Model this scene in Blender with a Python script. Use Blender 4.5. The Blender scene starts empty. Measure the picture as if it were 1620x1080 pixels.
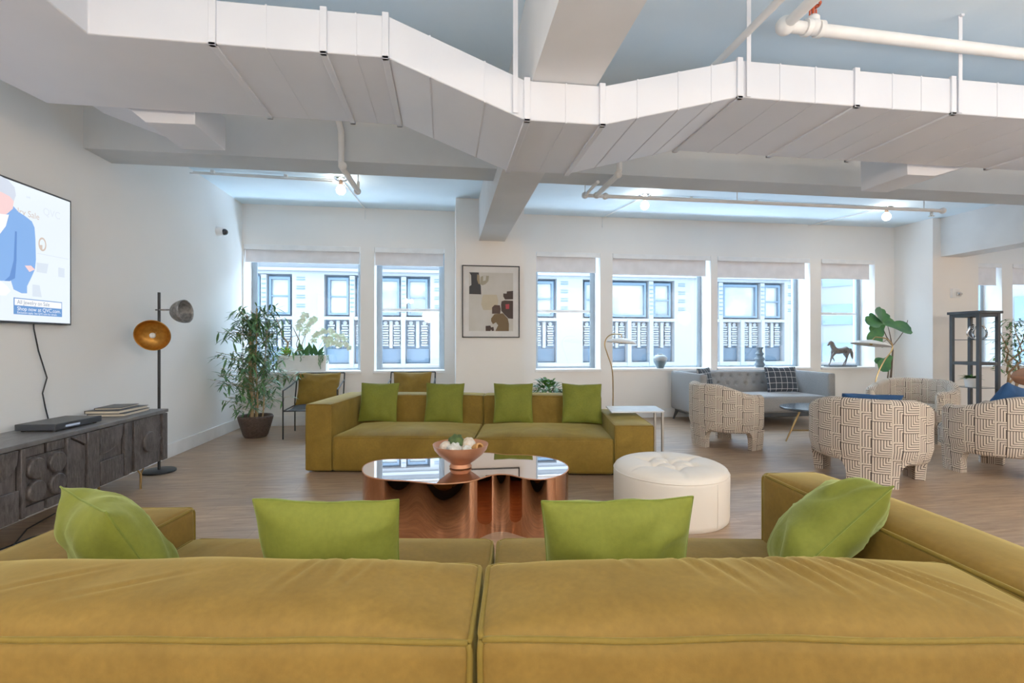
import bpy, math, random
from mathutils import Vector, Matrix, noise, Euler
random.seed(7)
PI = math.pi
col = bpy.context.scene.collection
sc = bpy.context.scene
def R(a): return math.radians(a)

# ------------------------------------------------------------------ node helpers
def newmat(name):
    m = bpy.data.materials.new(name); m.use_nodes = True
    nt = m.node_tree
    return m, nt, nt.nodes['Principled BSDF']
def N(nt, t, **kw):
    n = nt.nodes.new(t)
    for k, v in kw.items():
        if k in n.inputs.keys(): n.inputs[k].default_value = v
        else: setattr(n, k, v)
    return n
def Mth(nt, op, a, b=None, c=None):
    n = nt.nodes.new('ShaderNodeMath'); n.operation = op
    for i, x in enumerate((a, b, c)):
        if x is None: continue
        if isinstance(x, (int, float)): n.inputs[i].default_value = x
        else: nt.links.new(x, n.inputs[i])
    return n.outputs[0]
def mixc(nt, fac, a, b):
    n = nt.nodes.new('ShaderNodeMix'); n.data_type = 'RGBA'
    for sock, x in ((n.inputs[0], fac), (n.inputs[6], a), (n.inputs[7], b)):
        if isinstance(x, (int, float)): sock.default_value = x
        elif isinstance(x, (tuple, list)): sock.default_value = (*x[:3], 1)
        else: nt.links.new(x, sock)
    return n.outputs[2]
def coords(nt, scale=(1, 1, 1), kind='Object'):
    tc = nt.nodes.new('ShaderNodeTexCoord'); mp = nt.nodes.new('ShaderNodeMapping')
    mp.inputs['Scale'].default_value = scale
    nt.links.new(tc.outputs[kind], mp.inputs[0]); return mp.outputs[0]
def noi(nt, vec, scale, detail=3, rough=.5, dist=0):
    n = N(nt, 'ShaderNodeTexNoise'); n.inputs['Scale'].default_value = scale
    n.inputs['Detail'].default_value = detail; n.inputs['Roughness'].default_value = rough
    n.inputs['Distortion'].default_value = dist
    nt.links.new(vec, n.inputs['Vector']); return n.outputs[0]
def ramp(nt, fac, a, b):
    n = N(nt, 'ShaderNodeMapRange'); n.inputs[1].default_value = a; n.inputs[2].default_value = b
    nt.links.new(fac, n.inputs[0]); return n.outputs[0]
def bump(nt, bs, h, strength, dist=.01):
    b = N(nt, 'ShaderNodeBump'); b.inputs['Strength'].default_value = strength
    b.inputs['Distance'].default_value = dist
    nt.links.new(h, b.inputs['Height']); nt.links.new(b.outputs[0], bs.inputs['Normal'])
def mat(name, c, rough=.5, metal=0, c2=None, vs=6, vscale=(1, 1, 1), b=0, bscale=60, bdist=.004, sheen=0, stint=None, em=None, ems=0, coat=0, detail=3):
    m, nt, bs = newmat(name)
    bs.inputs['Base Color'].default_value = (*c, 1)
    bs.inputs['Roughness'].default_value = rough
    bs.inputs['Metallic'].default_value = metal
    v = coords(nt, vscale)
    if c2 is None: c2 = tuple(x * .92 for x in c)
    f = ramp(nt, noi(nt, v, vs, detail), .35, .65)
    nt.links.new(mixc(nt, f, c, c2), bs.inputs['Base Color'])
    if b: bump(nt, bs, noi(nt, v, bscale, 4), b, bdist)
    if sheen:
        bs.inputs['Sheen Weight'].default_value = sheen
        bs.inputs['Sheen Roughness'].default_value = .4
        bs.inputs['Sheen Tint'].default_value = (*(stint or c), 1)
    if coat: bs.inputs['Coat Weight'].default_value = coat
    if em: bs.inputs['Emission Color'].default_value = (*em, 1); bs.inputs['Emission Strength'].default_value = ems
    return m

M = {}
M['wall'] = mat('wall_paint', (.86, .835, .80), .7, b=.05, bscale=120, vs=1.5, c2=(.84, .815, .785))
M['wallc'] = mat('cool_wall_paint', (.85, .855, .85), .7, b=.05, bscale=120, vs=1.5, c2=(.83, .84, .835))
M['ceil'] = mat('ceiling_daylight_tint', (.72, .84, .92), .7, b=.12, bscale=25, vs=2, c2=(.67, .80, .89))  # white ceiling; the bluish daylight cast is tinted into this colour
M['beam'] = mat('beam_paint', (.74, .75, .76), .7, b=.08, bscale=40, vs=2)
M['white'] = mat('white_trim', (.86, .86, .86), .4)
M['duct'] = mat('duct_paint', (.70, .715, .76), .42, b=.10, bscale=14, bdist=.006, vs=2, c2=(.66, .68, .73))
M['pipe'] = mat('pipe_paint', (.83, .82, .80), .4)
M['alum'] = mat('window_metal', (.33, .40, .46), .4, .3)
M['shade'] = mat('shade_fabric', (.84, .83, .86), .9, b=.1, bscale=300)
M['redp'] = mat('red_valve', (.55, .09, .03), .4)
M['chrome'] = mat('chrome', (.75, .75, .75), .12, 1)
M['black'] = mat('black_metal', (.025, .028, .032), .45, .4)
M['dplastic'] = mat('dark_plastic', (.035, .04, .05), .4)
M['char'] = mat('charcoal_wood', (.06, .07, .08), .5, c2=(.045, .05, .06), vs=8, vscale=(1, 1, .2))
M['brass'] = mat('brass', (.62, .42, .18), .28, 1, c2=(.5, .34, .15))
M['paper'] = mat('book_pages', (.72, .66, .52), .8, c2=(.62, .56, .44), vs=80, vscale=(.05, .05, 3))
M['cream'] = mat('ivory_leatherette', (.80, .72, .62), .45, b=.12, bscale=200, bdist=.001, c2=(.78, .70, .60))
M['greyf'] = mat('grey_weave', (.27, .265, .265), .9, b=.3, bscale=400, c2=(.22, .22, .225), vs=90, sheen=.3, stint=(.7, .7, .7))
M['navy'] = mat('navy_fabric', (.012, .07, .20), .85, b=.3, bscale=200, c2=(.01, .05, .14), sheen=.3, stint=(.1, .3, .6))
M['bark'] = mat('pale_bark', (.42, .28, .15), .8, c2=(.27, .17, .09), vs=12, vscale=(1, 1, 4), b=.5, bscale=30)
M['cane'] = mat('bamboo_cane', (.50, .36, .18), .6, c2=(.34, .22, .10), vs=6, vscale=(1, 1, 5), b=.3, bscale=30)
M['dbark'] = mat('dark_bark', (.12, .08, .05), .8, b=.5, bscale=40)
M['leafd'] = mat('bamboo_leaf', (.05, .15, .065), .5, c2=(.13, .27, .08), vs=9, sheen=.1)
M['leafg'] = mat('fresh_leaf', (.09, .24, .04), .45, c2=(.03, .13, .03), vs=12)
M['leafl'] = mat('lime_leaf', (.28, .48, .06), .5, c2=(.16, .36, .06), vs=12)
M['leafb'] = mat('glossy_leaf', (.04, .15, .06), .4, c2=(.09, .25, .07), vs=6)
M['petal'] = mat('white_petal', (.85, .90, .80), .6, c2=(.7, .8, .6), vs=20)
M['soil'] = mat('moss_soil', (.06, .05, .03), .95, b=.8, bscale=60)
M['potw'] = mat('white_pot', (.80, .79, .77), .5)
M['bronze'] = mat('weathered_bronze', (.26, .22, .20), .5, .5, c2=(.14, .12, .11), vs=25)
M['basket'] = mat('dark_wicker', (.05, .03, .022), .6, c2=(.12, .08, .06), vs=40, vscale=(1, 1, 3), b=1, bscale=70, bdist=.01)
M['vdark'] = mat('slate_ceramic', (.13, .17, .20), .45, c2=(.09, .12, .15), b=.4, bscale=60)
M['walnut'] = mat('walnut', (.22, .09, .04), .4, c2=(.12, .05, .025), vs=7, vscale=(1, 1, 6))
M['stone'] = mat('black_stone', (.03, .04, .05), .18, c2=(.10, .12, .14), vs=8)
M['tabtop'] = mat('pale_grey_top', (.68, .69, .70), .25, c2=(.60, .62, .64), vs=12)
M['steel'] = mat('brushed_steel', (.42, .40, .37), .35, .9)
M['gdome'] = mat('grey_patina', (.16, .165, .17), .5, .5, c2=(.30, .30, .30), vs=40)
M['amber'] = mat('amber_patina', (.50, .23, .035), .4, .7, c2=(.36, .15, .02), vs=30)
M['bulb'] = mat('bulb_glow', (1, 1, 1), .3, em=(1, .93, .8), ems=28)
M['socket'] = mat('copper_socket', (.5, .3, .2), .4, .8)
M['camb'] = mat('dark_lens', (.02, .02, .025), .1)
M['copper'] = mat('copper_bowl', (.62, .28, .15), .42, .55, c2=(.52, .22, .11), vs=8, b=.1, bscale=30)
M['mirror'] = mat('copper_mirror', (.66, .33, .19), .035, 1, c2=(.62, .30, .175), vs=3)
M['mirrortop'] = mat('rose_mirror', (.88, .76, .71), .02, 1, c2=(.86, .74, .69), vs=3)
M['mossb'] = mat('moss_ball', (.05, .09, .03), .95, b=1, bscale=80, c2=(.10, .15, .04), vs=30)
M['shell'] = mat('pale_rattan_ball', (.70, .55, .40), .8, b=1, bscale=60, bdist=.01, c2=(.8, .75, .68), vs=20)
M['whiteb'] = mat('white_coral', (.85, .84, .80), .8, b=1, bscale=70, bdist=.01, c2=(.6, .58, .5), vs=40)
M['orange'] = mat('orange_peel', (.62, .30, .08), .6, b=.4)

def velvet(name, c, c2, tint, wr=.5):
    m, nt, bs = newmat(name)
    v = coords(nt)
    f = ramp(nt, noi(nt, v, 4.5, 5, .6, .6), .3, .7)
    g = ramp(nt, noi(nt, v, 60, 2), .3, .7)
    c0 = mixc(nt, f, c, c2)
    nt.links.new(mixc(nt, Mth(nt, 'MULTIPLY', g, .25), c0, tuple(x * .6 for x in c2)), bs.inputs['Base Color'])
    bs.inputs['Roughness'].default_value = .75
    bs.inputs['Specular IOR Level'].default_value = .25
    bs.inputs['Sheen Weight'].default_value = .45
    bs.inputs['Sheen Roughness'].default_value = .35
    bs.inputs['Sheen Tint'].default_value = (*tint, 1)
    v2 = coords(nt, (1.5, .8, 1))
    h = Mth(nt, 'ADD', Mth(nt, 'MULTIPLY', noi(nt, v2, 3.2, 1, .4, .5), 1.0), Mth(nt, 'MULTIPLY', noi(nt, v, 300, 1), .012))
    bump(nt, bs, h, wr, .03)
    return m
M['mustard'] = velvet('mustard_velvet', (.225, .130, .022), (.165, .094, .015), (.85, .70, .25), .5)
M['mustardp'] = velvet('mustard_piping', (.20, .13, .018), (.17, .11, .014), (.6, .5, .2), .1)
M['must2'] = velvet('olive_mustard_velvet', (.25, .152, .020), (.17, .10, .012), (.75, .68, .25), .45)
M['green'] = velvet('lime_velvet', (.185, .20, .022), (.14, .155, .016), (.72, .85, .35), .9)
M['greenp'] = velvet('lime_piping', (.16, .19, .02), (.12, .15, .02), (.7, .85, .3), .2)

def glass_mat():
    m, nt, bs = newmat('window_glass'); nt.nodes.remove(bs)
    out = nt.nodes['Material Output']
    t = N(nt, 'ShaderNodeBsdfTransparent'); t.inputs[0].default_value = (.93, .97, 1, 1)
    g = N(nt, 'ShaderNodeBsdfGlossy'); g.inputs['Roughness'].default_value = .02
    mx = N(nt, 'ShaderNodeMixShader'); mx.inputs[0].default_value = .05
    nt.links.new(t.outputs[0], mx.inputs[1]); nt.links.new(g.outputs[0], mx.inputs[2])
    nt.links.new(mx.outputs[0], out.inputs[0]); return m
M['glass'] = glass_mat()

def floor_mat():
    m, nt, bs = newmat('oak_laminate')
    v = coords(nt)
    br = N(nt, 'ShaderNodeTexBrick'); nt.links.new(v, br.inputs['Vector'])
    br.inputs['Scale'].default_value = 1; br.inputs['Brick Width'].default_value = 1.25; br.inputs['Row Height'].default_value = .17
    br.inputs['Mortar Size'].default_value = .0015; br.offset = .37
    br.inputs['Color1'].default_value = (.0, .0, .0, 1); br.inputs['Color2'].default_value = (1, 1, 1, 1); br.inputs['Mortar'].default_value = (.5, .5, .5, 1)
    vs = coords(nt, (1.2, 14, 1)); g = noi(nt, vs, 2.6, 6, .65, .8)
    g2 = noi(nt, coords(nt, (.6, 5, 1)), 1.6, 3)
    c = mixc(nt, ramp(nt, g, .35, .68), (.25, .145, .078), (.54, .37, .235))
    c = mixc(nt, Mth(nt, 'MULTIPLY', br.outputs[0], .4), c, (.24, .165, .115))
    c = mixc(nt, Mth(nt, 'MULTIPLY', ramp(nt, g2, .45, .75), .5), c, (.24, .17, .125))
    c = mixc(nt, Mth(nt, 'MULTIPLY', br.outputs['Fac'], .6), c, (.12, .08, .06))
    nt.links.new(c, bs.inputs['Base Color'])
    bs.inputs['Roughness'].default_value = .36
    bump(nt, bs, g, .08, .003)
    return m
M['floor'] = floor_mat()

def carved_mat():
    m, nt, bs = newmat('ash_black_carved_wood')
    v = coords(nt, (4, 4, 1)); g = noi(nt, v, 14, 6, .7, .3)
    g2 = noi(nt, coords(nt), 5, 4)
    c = mixc(nt, ramp(nt, g, .4, .7), (.040, .034, .034), (.13, .115, .11))
    c = mixc(nt, Mth(nt, 'MULTIPLY', ramp(nt, g2, .5, .7), .5), c, (.14, .12, .125))
    nt.links.new(c, bs.inputs['Base Color']); bs.inputs['Roughness'].default_value = .5
    bump(nt, bs, g, .18, .003); return m
M['carved'] = carved_mat()
M['carvtop'] = mat('ash_black_top', (.10, .10, .105), .38, c2=(.16, .16, .165), vs=10, vscale=(5, 1, 1), b=.3, bscale=30)

def maze_mat():
    m, nt, bs = newmat('maze_line_fabric')
    tc = nt.nodes.new('ShaderNodeTexCoord'); sp = nt.nodes.new('ShaderNodeSeparateXYZ')
    nt.links.new(tc.outputs['UV'], sp.inputs[0])
    u, v = sp.outputs[0], sp.outputs[1]
    px, py = .212, .152
    cellu = Mth(nt, 'DIVIDE', u, px); ci = Mth(nt, 'FLOOR', cellu); fu = Mth(nt, 'MULTIPLY', Mth(nt, 'FRACT', cellu), px)
    b = Mth(nt, 'ADD', Mth(nt, 'DIVIDE', v, py), Mth(nt, 'MULTIPLY', ci, .4)); fv = Mth(nt, 'MULTIPLY', Mth(nt, 'FRACT', b), py)
    big = Mth(nt, 'MINIMUM', Mth(nt, 'SUBTRACT', .134, fu), fv)
    fv2 = Mth(nt, 'MULTIPLY', Mth(nt, 'FRACT', Mth(nt, 'ADD', b, .45)), py)
    fu2 = Mth(nt, 'SUBTRACT', fu, .134)
    small = Mth(nt, 'MAXIMUM', fu2, Mth(nt, 'SUBTRACT', fv2, py - .078))
    isbig = Mth(nt, 'LESS_THAN', fu, .134)
    d = Mth(nt, 'ADD', Mth(nt, 'MULTIPLY', isbig, big), Mth(nt, 'MULTIPLY', Mth(nt, 'SUBTRACT', 1, isbig), small))
    s = Mth(nt, 'LESS_THAN', Mth(nt, 'FRACT', Mth(nt, 'ADD', Mth(nt, 'DIVIDE', d, .0192), 5.0)), .31)
    nt.links.new(mixc(nt, s, (.66, .56, .455), (.06, .04, .035)), bs.inputs['Base Color'])
    bs.inputs['Roughness'].default_value = .9
    bump(nt, bs, noi(nt, coords(nt), 300, 2), .3, .002)
    return m
M['maze'] = maze_mat()

def plaid_mat():
    m, nt, bs = newmat('windowpane_plaid')
    tc = nt.nodes.new('ShaderNodeTexCoord'); sp = nt.nodes.new('ShaderNodeSeparateXYZ')
    nt.links.new(tc.outputs['Object'], sp.inputs[0])
    def ln(s): return Mth(nt, 'LESS_THAN', Mth(nt, 'FRACT', Mth(nt, 'ADD', Mth(nt, 'DIVIDE', s, .09), 10.5)), .055)
    f = Mth(nt, 'MAXIMUM', ln(sp.outputs[0]), ln(sp.outputs[2]))
    nt.links.new(mixc(nt, f, (.035, .045, .06), (.6, .6, .6)), bs.inputs['Base Color'])
    bs.inputs['Roughness'].default_value = .9; return m
M['plaid'] = plaid_mat()

def vase_mat():
    m, nt, bs = newmat('two_tone_glaze')
    tc = nt.nodes.new('ShaderNodeTexCoord'); sp = nt.nodes.new('ShaderNodeSeparateXYZ')
    nt.links.new(tc.outputs['Object'], sp.inputs[0])
    n = noi(nt, coords(nt), 12, 2)
    f = ramp(nt, Mth(nt, 'ADD', sp.outputs[2], Mth(nt, 'MULTIPLY', n, .08)), .15, .19)
    nt.links.new(mixc(nt, f, (.11, .15, .17), (.40, .43, .45)), bs.inputs['Base Color'])
    bs.inputs['Roughness'].default_value = .35; return m
M['vase'] = vase_mat()

# facade materials
M['fwhite'] = mat('facade_terracotta', (.165, .17, .178), .8, vs=.5)
M['fblue'] = mat('facade_blue_metal', (.050, .085, .125), .6, c2=(.044, .075, .11), vs=1)
M['fdark'] = mat('facade_blue_panel', (.035, .06, .09), .6, c2=(.045, .075, .105), vs=1)
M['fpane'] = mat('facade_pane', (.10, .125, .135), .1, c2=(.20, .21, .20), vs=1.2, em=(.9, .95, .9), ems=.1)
M['fgrid'] = mat('tower_pane', (.07, .115, .15), .2, c2=(.12, .165, .19), vs=.6)

# ------------------------------------------------------------------ mesh builder
class MB:
    def __init__(s): s.v = []; s.f = []; s.uv = {}
    def add(s, vs, fs, uvs=None, mtx=None):
        o = len(s.v)
        for i, p in enumerate(vs):
            p = Vector(p)
            if mtx: p = mtx @ p
            s.v.append(p)
            if uvs: s.uv[o + i] = uvs[i]
        for f in fs: s.f.append([o + i for i in f])
    def box(s, a, b, mtx=None):
        x0, y0, z0 = a; x1, y1, z1 = b
        s.add([(x0, y0, z0), (x1, y0, z0), (x1, y1, z0), (x0, y1, z0), (x0, y0, z1), (x1, y0, z1), (x1, y1, z1), (x0, y1, z1)],
              [(0, 3, 2, 1), (4, 5, 6, 7), (0, 1, 5, 4), (1, 2, 6, 5), (2, 3, 7, 6), (3, 0, 4, 7)], mtx=mtx)
    def prism(s, poly, d0, d1, axis='z', mtx=None):
        n = len(poly)
        def P(p, d):
            return {'z': (p[0], p[1], d), 'y': (p[0], d, p[1]), 'x': (d, p[0], p[1])}[axis]
        vs = [P(p, d0) for p in poly] + [P(p, d1) for p in poly]
        fs = [list(range(n))[::-1], list(range(n, 2 * n))] + [(i, (i + 1) % n, n + (i + 1) % n, n + i) for i in range(n)]
        s.add(vs, fs, mtx=mtx)
    def tube(s, path, r, n=8, cap=True, mtx=None, closed=False):
        path = [Vector(p) for p in path]
        if not isinstance(r, (list, tuple)): r = [r] * len(path)
        vs = []; fs = []; m = len(path)
        up = None
        for i, p in enumerate(path):
            a = path[(i - 1) % m] if (closed or i) else p
            b = path[(i + 1) % m] if (closed or i < m - 1) else p
            t = (b - a)
            t = t.normalized() if t.length > 1e-9 else Vector((0, 0, 1))
            if up is None:
                up = Vector((0, 0, 1)) if abs(t.z) < .9 else Vector((1, 0, 0))
            e1 = t.cross(up)
            if e1.length < 1e-4: e1 = t.cross(Vector((0, 1, 0)))
            e1.normalize(); e2 = e1.cross(t).normalized(); up = e2
            for k in range(n):
                an = 2 * PI * k / n
                vs.append(p + (e1 * math.cos(an) + e2 * math.sin(an)) * r[i])
        for i in range(m if closed else m - 1):
            j = (i + 1) % m
            for k in range(n):
                fs.append((i * n + k, i * n + (k + 1) % n, j * n + (k + 1) % n, j * n + k))
        if cap and not closed:
            fs.append(list(range(n))[::-1]); fs.append([(m - 1) * n + k for k in range(n)])
        s.add(vs, fs, mtx=mtx)
    def lathe(s, prof, c=(0, 0, 0), n=32, mtx=None, cap=True, sx=1, sy=1):
        vs = []; fs = []; m = len(prof)
        for (r, z) in prof:
            for k in range(n):
                a = 2 * PI * k / n
                vs.append((c[0] + sx * r * math.cos(a), c[1] + sy * r * math.sin(a), c[2] + z))
        for i in range(m - 1):
            for k in range(n):
                fs.append((i * n + k, i * n + (k + 1) % n, (i + 1) * n + (k + 1) % n, (i + 1) * n + k))
        if cap:
            fs.append(list(range(n))[::-1]); fs.append([(m - 1) * n + k for k in range(n)])
        s.add(vs, fs, mtx=mtx)
    def sphere(s, c, r, n=16, m=10, sc3=(1, 1, 1), mtx=None):
        vs = []; fs = []
        for i in range(m + 1):
            t = PI * i / m
            for k in range(n):
                a = 2 * PI * k / n
                vs.append((c[0] + r * sc3[0] * math.sin(t) * math.cos(a), c[1] + r * sc3[1] * math.sin(t) * math.sin(a), c[2] + r * sc3[2] * math.cos(t)))
        for i in range(m):
            for k in range(n):
                fs.append((i * n + k, (i + 1) * n + k, (i + 1) * n + (k + 1) % n, i * n + (k + 1) % n))
        s.add(vs, fs, mtx=mtx)
    def leaf(s, base, tip, w, nrm=(0, 0, 1), droop=.1, seg=4, shape='lance', fold=.25):
        base = Vector(base); tip = Vector(tip); d = tip - base; L = d.length
        if L < 1e-6: return
        t = d / L; nv = Vector(nrm)
        side = t.cross(nv)
        if side.length < 1e-3: side = t.cross(Vector((1, .3, .1)))
        side.normalize(); up = side.cross(t).normalized()
        vs = []; fs = []
        for i in range(seg + 1):
            q = i / seg
            if shape == 'lance': ww = w * math.sin(PI * min(1, q * .96 + .04)) ** .8
            elif shape == 'fiddle': ww = w * (.30 + .25 * math.sin(PI * q * 1.0)) if q < .35 else w * (.55 + .45 * math.sin(PI * (q - .35) / .65 * .9 + .0)) * (1 if q < .95 else .55)
            else: ww = w * math.sin(PI * (q ** .75) * .97 + .02)
            c = base + d * q - Vector((0, 0, 1)) * droop * L * (q * q) + up * .0
            vs += [c - side * ww * .5 + up * fold * ww, c, c + side * ww * .5 + up * fold * ww]
        for i in range(seg):
            a = i * 3; b = a + 3
            fs += [(a, a + 1, b + 1, b), (a + 1, a + 2, b + 2, b + 1)]
        s.add(vs, fs)
    def build(s, name, m, parent=None, smooth=True, bevel=0, loc=None, rot=None, sub=0, bseg=2, auto=40, remesh=0, weld=False):
        me = bpy.data.meshes.new(name)
        me.from_pydata([tuple(p) for p in s.v], [], s.f)
        if s.uv:
            ul = me.uv_layers.new(name='UVMap')
            for lp in me.loops: ul.data[lp.index].uv = s.uv.get(lp.vertex_index, (0, 0))
        me.materials.append(m)
        me.validate(); me.update()
        if smooth:
            me.polygons.foreach_set('use_smooth', [True] * len(me.polygons))
            if auto:
                try: me.set_sharp_from_angle(angle=R(auto))
                except Exception: pass
        o = bpy.data.objects.new(name, me); col.objects.link(o)
        if parent: o.parent = parent
        if loc: o.location = loc
        if rot: o.rotation_euler = rot
        if remesh:
            r = o.modifiers.new('r', 'REMESH'); r.mode = 'VOXEL'; r.voxel_size = remesh; r.use_smooth_shade = True
        if bevel:
            b = o.modifiers.new('b', 'BEVEL'); b.width = bevel; b.segments = bseg; b.limit_method = 'ANGLE'; b.harden_normals = False
        if sub:
            d = o.modifiers.new('s', 'SUBSURF'); d.levels = sub; d.render_levels = sub
        return o

def tag(o, label=None, cat=None, group=None, kind=None):
    if label: o['label'] = label
    if cat: o['category'] = cat
    if group: o['group'] = group
    if kind: o['kind'] = kind
    return o
def empty(name, loc=(0, 0, 0), rz=0, label=None, cat=None, group=None):
    o = bpy.data.objects.new(name, None); col.objects.link(o)
    o.location = loc; o.rotation_euler = (0, 0, rz); o.empty_display_size = .1
    return tag(o, label, cat, group)
def copy_tree(o, parent=None):
    c = o.copy(); col.objects.link(c)
    if parent: c.parent = parent
    for ch in [x for x in bpy.data.objects if x.parent == o]: copy_tree(ch, c)
    return c
def struct(mb, name, m, bevel=0, **kw):
    o = mb.build(name, m, bevel=bevel, smooth=bool(bevel), **kw); o['kind'] = 'structure'; return o
def boxo(name, a, b, m, parent=None, bevel=.003, smooth=True):
    k = MB(); k.box(a, b); return k.build(name, m, parent, bevel=bevel, smooth=smooth)

# ------------------------------------------------------------------ soft shapes
class Soft:
    def __init__(s, a, b, r=.03, bulge=(0, 0, 0, 0, 0, 0), seg=14, nz=.004, nscale=3, seed=0, shear=(0, 0)):
        s.a = Vector(a); s.b = Vector(b); s.r = r; s.bu = bulge; s.seg = seg; s.nz = nz; s.ns = nscale; s.seed = seed; s.cre = []
    def P(s, u, v, w):           # u,v,w in [-1,1] on the cube surface
        c = (s.a + s.b) / 2; h = (s.b - s.a) / 2
        p = Vector((u * h.x, v * h.y, w * h.z))
        q = Vector([max(-(h[i] - s.r), min(h[i] - s.r, p[i])) for i in range(3)])
        d = p - q
        if d.length > 1e-9: p = q + d.normalized() * s.r * min(1, max(abs(d.x), abs(d.y), abs(d.z)) / s.r)
        bx0, bx1, by0, by1, bz0, bz1 = s.bu
        fu = max(0, 1 - u ** 4); fv = max(0, 1 - v ** 4); fw = max(0, 1 - w ** 4)
        p.x += (bx1 * max(0, u) - bx0 * max(0, -u)) * fv * fw
        p.y += (by1 * max(0, v) - by0 * max(0, -v)) * fu * fw
        p.z += (bz1 * max(0, w) - bz0 * max(0, -w)) * fu * fv
        p = p + c
        if s.nz:
            k = p * s.ns + Vector((s.seed * 7.3, 0, 0))
            p += Vector((0, 0, 1)) * noise.noise(k) * s.nz * (1 if w > -.9 else 0) + Vector((1, 1, 0)) * noise.noise(k + Vector((9, 9, 9))) * s.nz * .4
        for (qx, qy, dx, dy, w_, am) in s.cre:
            if w > .3 and fv > 0:
                ex, ey = p.x - qx, p.y - qy; L_ = math.hypot(dx, dy); t = (ex * dx + ey * dy) / L_; d = abs(ex * dy - ey * dx) / L_
                if abs(t) < L_ * 2: p.z += am * (math.exp(-((d - w_ * 1.6) / w_) ** 2) * .7 - math.exp(-(d / w_) ** 2)) * math.exp(-(t / L_) ** 2)
        return p
    def knots(s, i):
        h = (s.b[i] - s.a[i]) / 2; e = min(.45, s.r / h)
        n = max(4, int(s.seg * (s.b[i] - s.a[i]) / max(s.b - s.a)))
        k = [-1, -1 + e * .3, -1 + e * .65] + [-1 + e + (2 - 2 * e) * j / n for j in range(n + 1)] + [1 - e * .65, 1 - e * .3, 1]
        return k
    def build(s, name, m, parent=None, pipe=None, pm=None, pr=.006, **kw):
        mb = MB()
        K = [s.knots(i) for i in range(3)]
        for ax in range(3):
            i, j = [(1, 2), (2, 0), (0, 1)][ax]
            for sg in (-1, 1):
                vs = []; A = K[i]; B = K[j]
                for p in A:
                    for q in B:
                        t = [0, 0, 0]; t[ax] = sg; t[i] = p; t[j] = q
                        vs.append(s.P(*t))
                nb = len(B); fs = []
                for x in range(len(A) - 1):
                    for y in range(nb - 1):
                        f = (x * nb + y, (x + 1) * nb + y, (x + 1) * nb + y + 1, x * nb + y + 1)
                        fs.append(f if sg > 0 else f[::-1])
                mb.add(vs, fs)
        o = mb.build(name, m, parent, auto=0, **kw)
        w = o.modifiers.new('w', 'WELD'); w.merge_threshold = .0006
        if pipe:
            pb = MB()
            for (ax, f1, f2) in pipe:     # edge along axis ax with the two other coords fixed
                i, j = [(1, 2), (0, 2), (0, 1)][ax]
                pts = []
                for k in range(33):
                    t = [0, 0, 0]; t[ax] = -1 + 2 * k / 32; t[i] = f1; t[j] = f2
                    h = (s.b - s.a) / 2
                    p = s.P(*t); cdir = Vector((0, 0, 0))
                    cdir[i] = f1; cdir[j] = f2
                    pts.append(p + cdir.normalized() * pr * .35)
                pb.tube(pts, pr, 6)
            pb.build('piping', pm or m, o, auto=0)
        return o
TOP4 = [(0, -1, 1), (0, 1, 1), (1, -1, 1), (1, 1, 1)]
ALL12 = [(0, -1, 1), (0, 1, 1), (1, -1, 1), (1, 1, 1), (2, -1, -1), (2, 1, -1), (2, -1, 1), (2, 1, 1)]

def pillow(name, w, h, t, m, pm=None, parent=None, seed=0, n=26, wr=1.0, label=None, cat='cushion', group=None, pr=.003):
    """stands in its own XZ plane, bottom edge at z=0, thickness along Y"""
    mb = MB(); rows = []
    def pos(u, v, sg):
        e = (1 - abs(u) ** 2.4) * (1 - abs(v) ** 2.4)
        y = sg * t / 2 * max(0, e) ** .55
        pin = .055
        x = u * w / 2 * (1 - pin * (1 - v * v)) if True else 0
        z = v * h / 2 * (1 - pin * (1 - u * u))
        x = u * w / 2 * (1 - pin * (1 - abs(v) ** 1.5) * abs(u)); z = v * h / 2 * (1 - pin * (1 - abs(u) ** 1.5) * abs(v))
        a = math.atan2(v, u); rr = math.hypot(u, v)
        y += sg * wr * .008 * math.sin(a * 7 + seed * 2 + 6 * noise.noise(Vector((u * 1.5, v * 1.5, seed)))) * rr * max(0, e) ** .4
        k = Vector((u * 1.4 + seed, v * 1.4, sg * 2.0)); y += noise.noise(k) * .012 * wr * max(0, e) ** .3
        z += noise.noise(Vector((u * 2, seed * 3.1, 0))) * .008 * wr
        return Vector((x, y, z + h / 2))
    for sg in (-1, 1):
        vs = []; fs = []
        for i in range(n + 1):
            for j in range(n + 1):
                u = math.sin((-1 + 2 * i / n) * PI / 2); v = math.sin((-1 + 2 * j / n) * PI / 2)
                vs.append(pos(u, v, sg))
        for i in range(n):
            for j in range(n):
                f = (i * (n + 1) + j, (i + 1) * (n + 1) + j, (i + 1) * (n + 1) + j + 1, i * (n + 1) + j + 1)
                fs.append(f if sg < 0 else f[::-1])
        mb.add(vs, fs)
    o = mb.build(name, m, parent, auto=0)
    wd = o.modifiers.new('w', 'WELD'); wd.merge_threshold = .0005
    if label: tag(o, label, cat, group)
    if pm:
        pb = MB(); pts = []
        L = [(math.sin((-1 + 2 * k / 20) * PI / 2)) for k in range(20)]
        pts += [pos(q, -1, 1) for q in L] + [pos(1, q, 1) for q in L] + [pos(-q, 1, 1) for q in L] + [pos(-1, -q, 1) for q in L]
        pb.tube(pts, pr, 5, closed=True); pb.build('piping', pm, o, auto=0)
    return o

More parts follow.
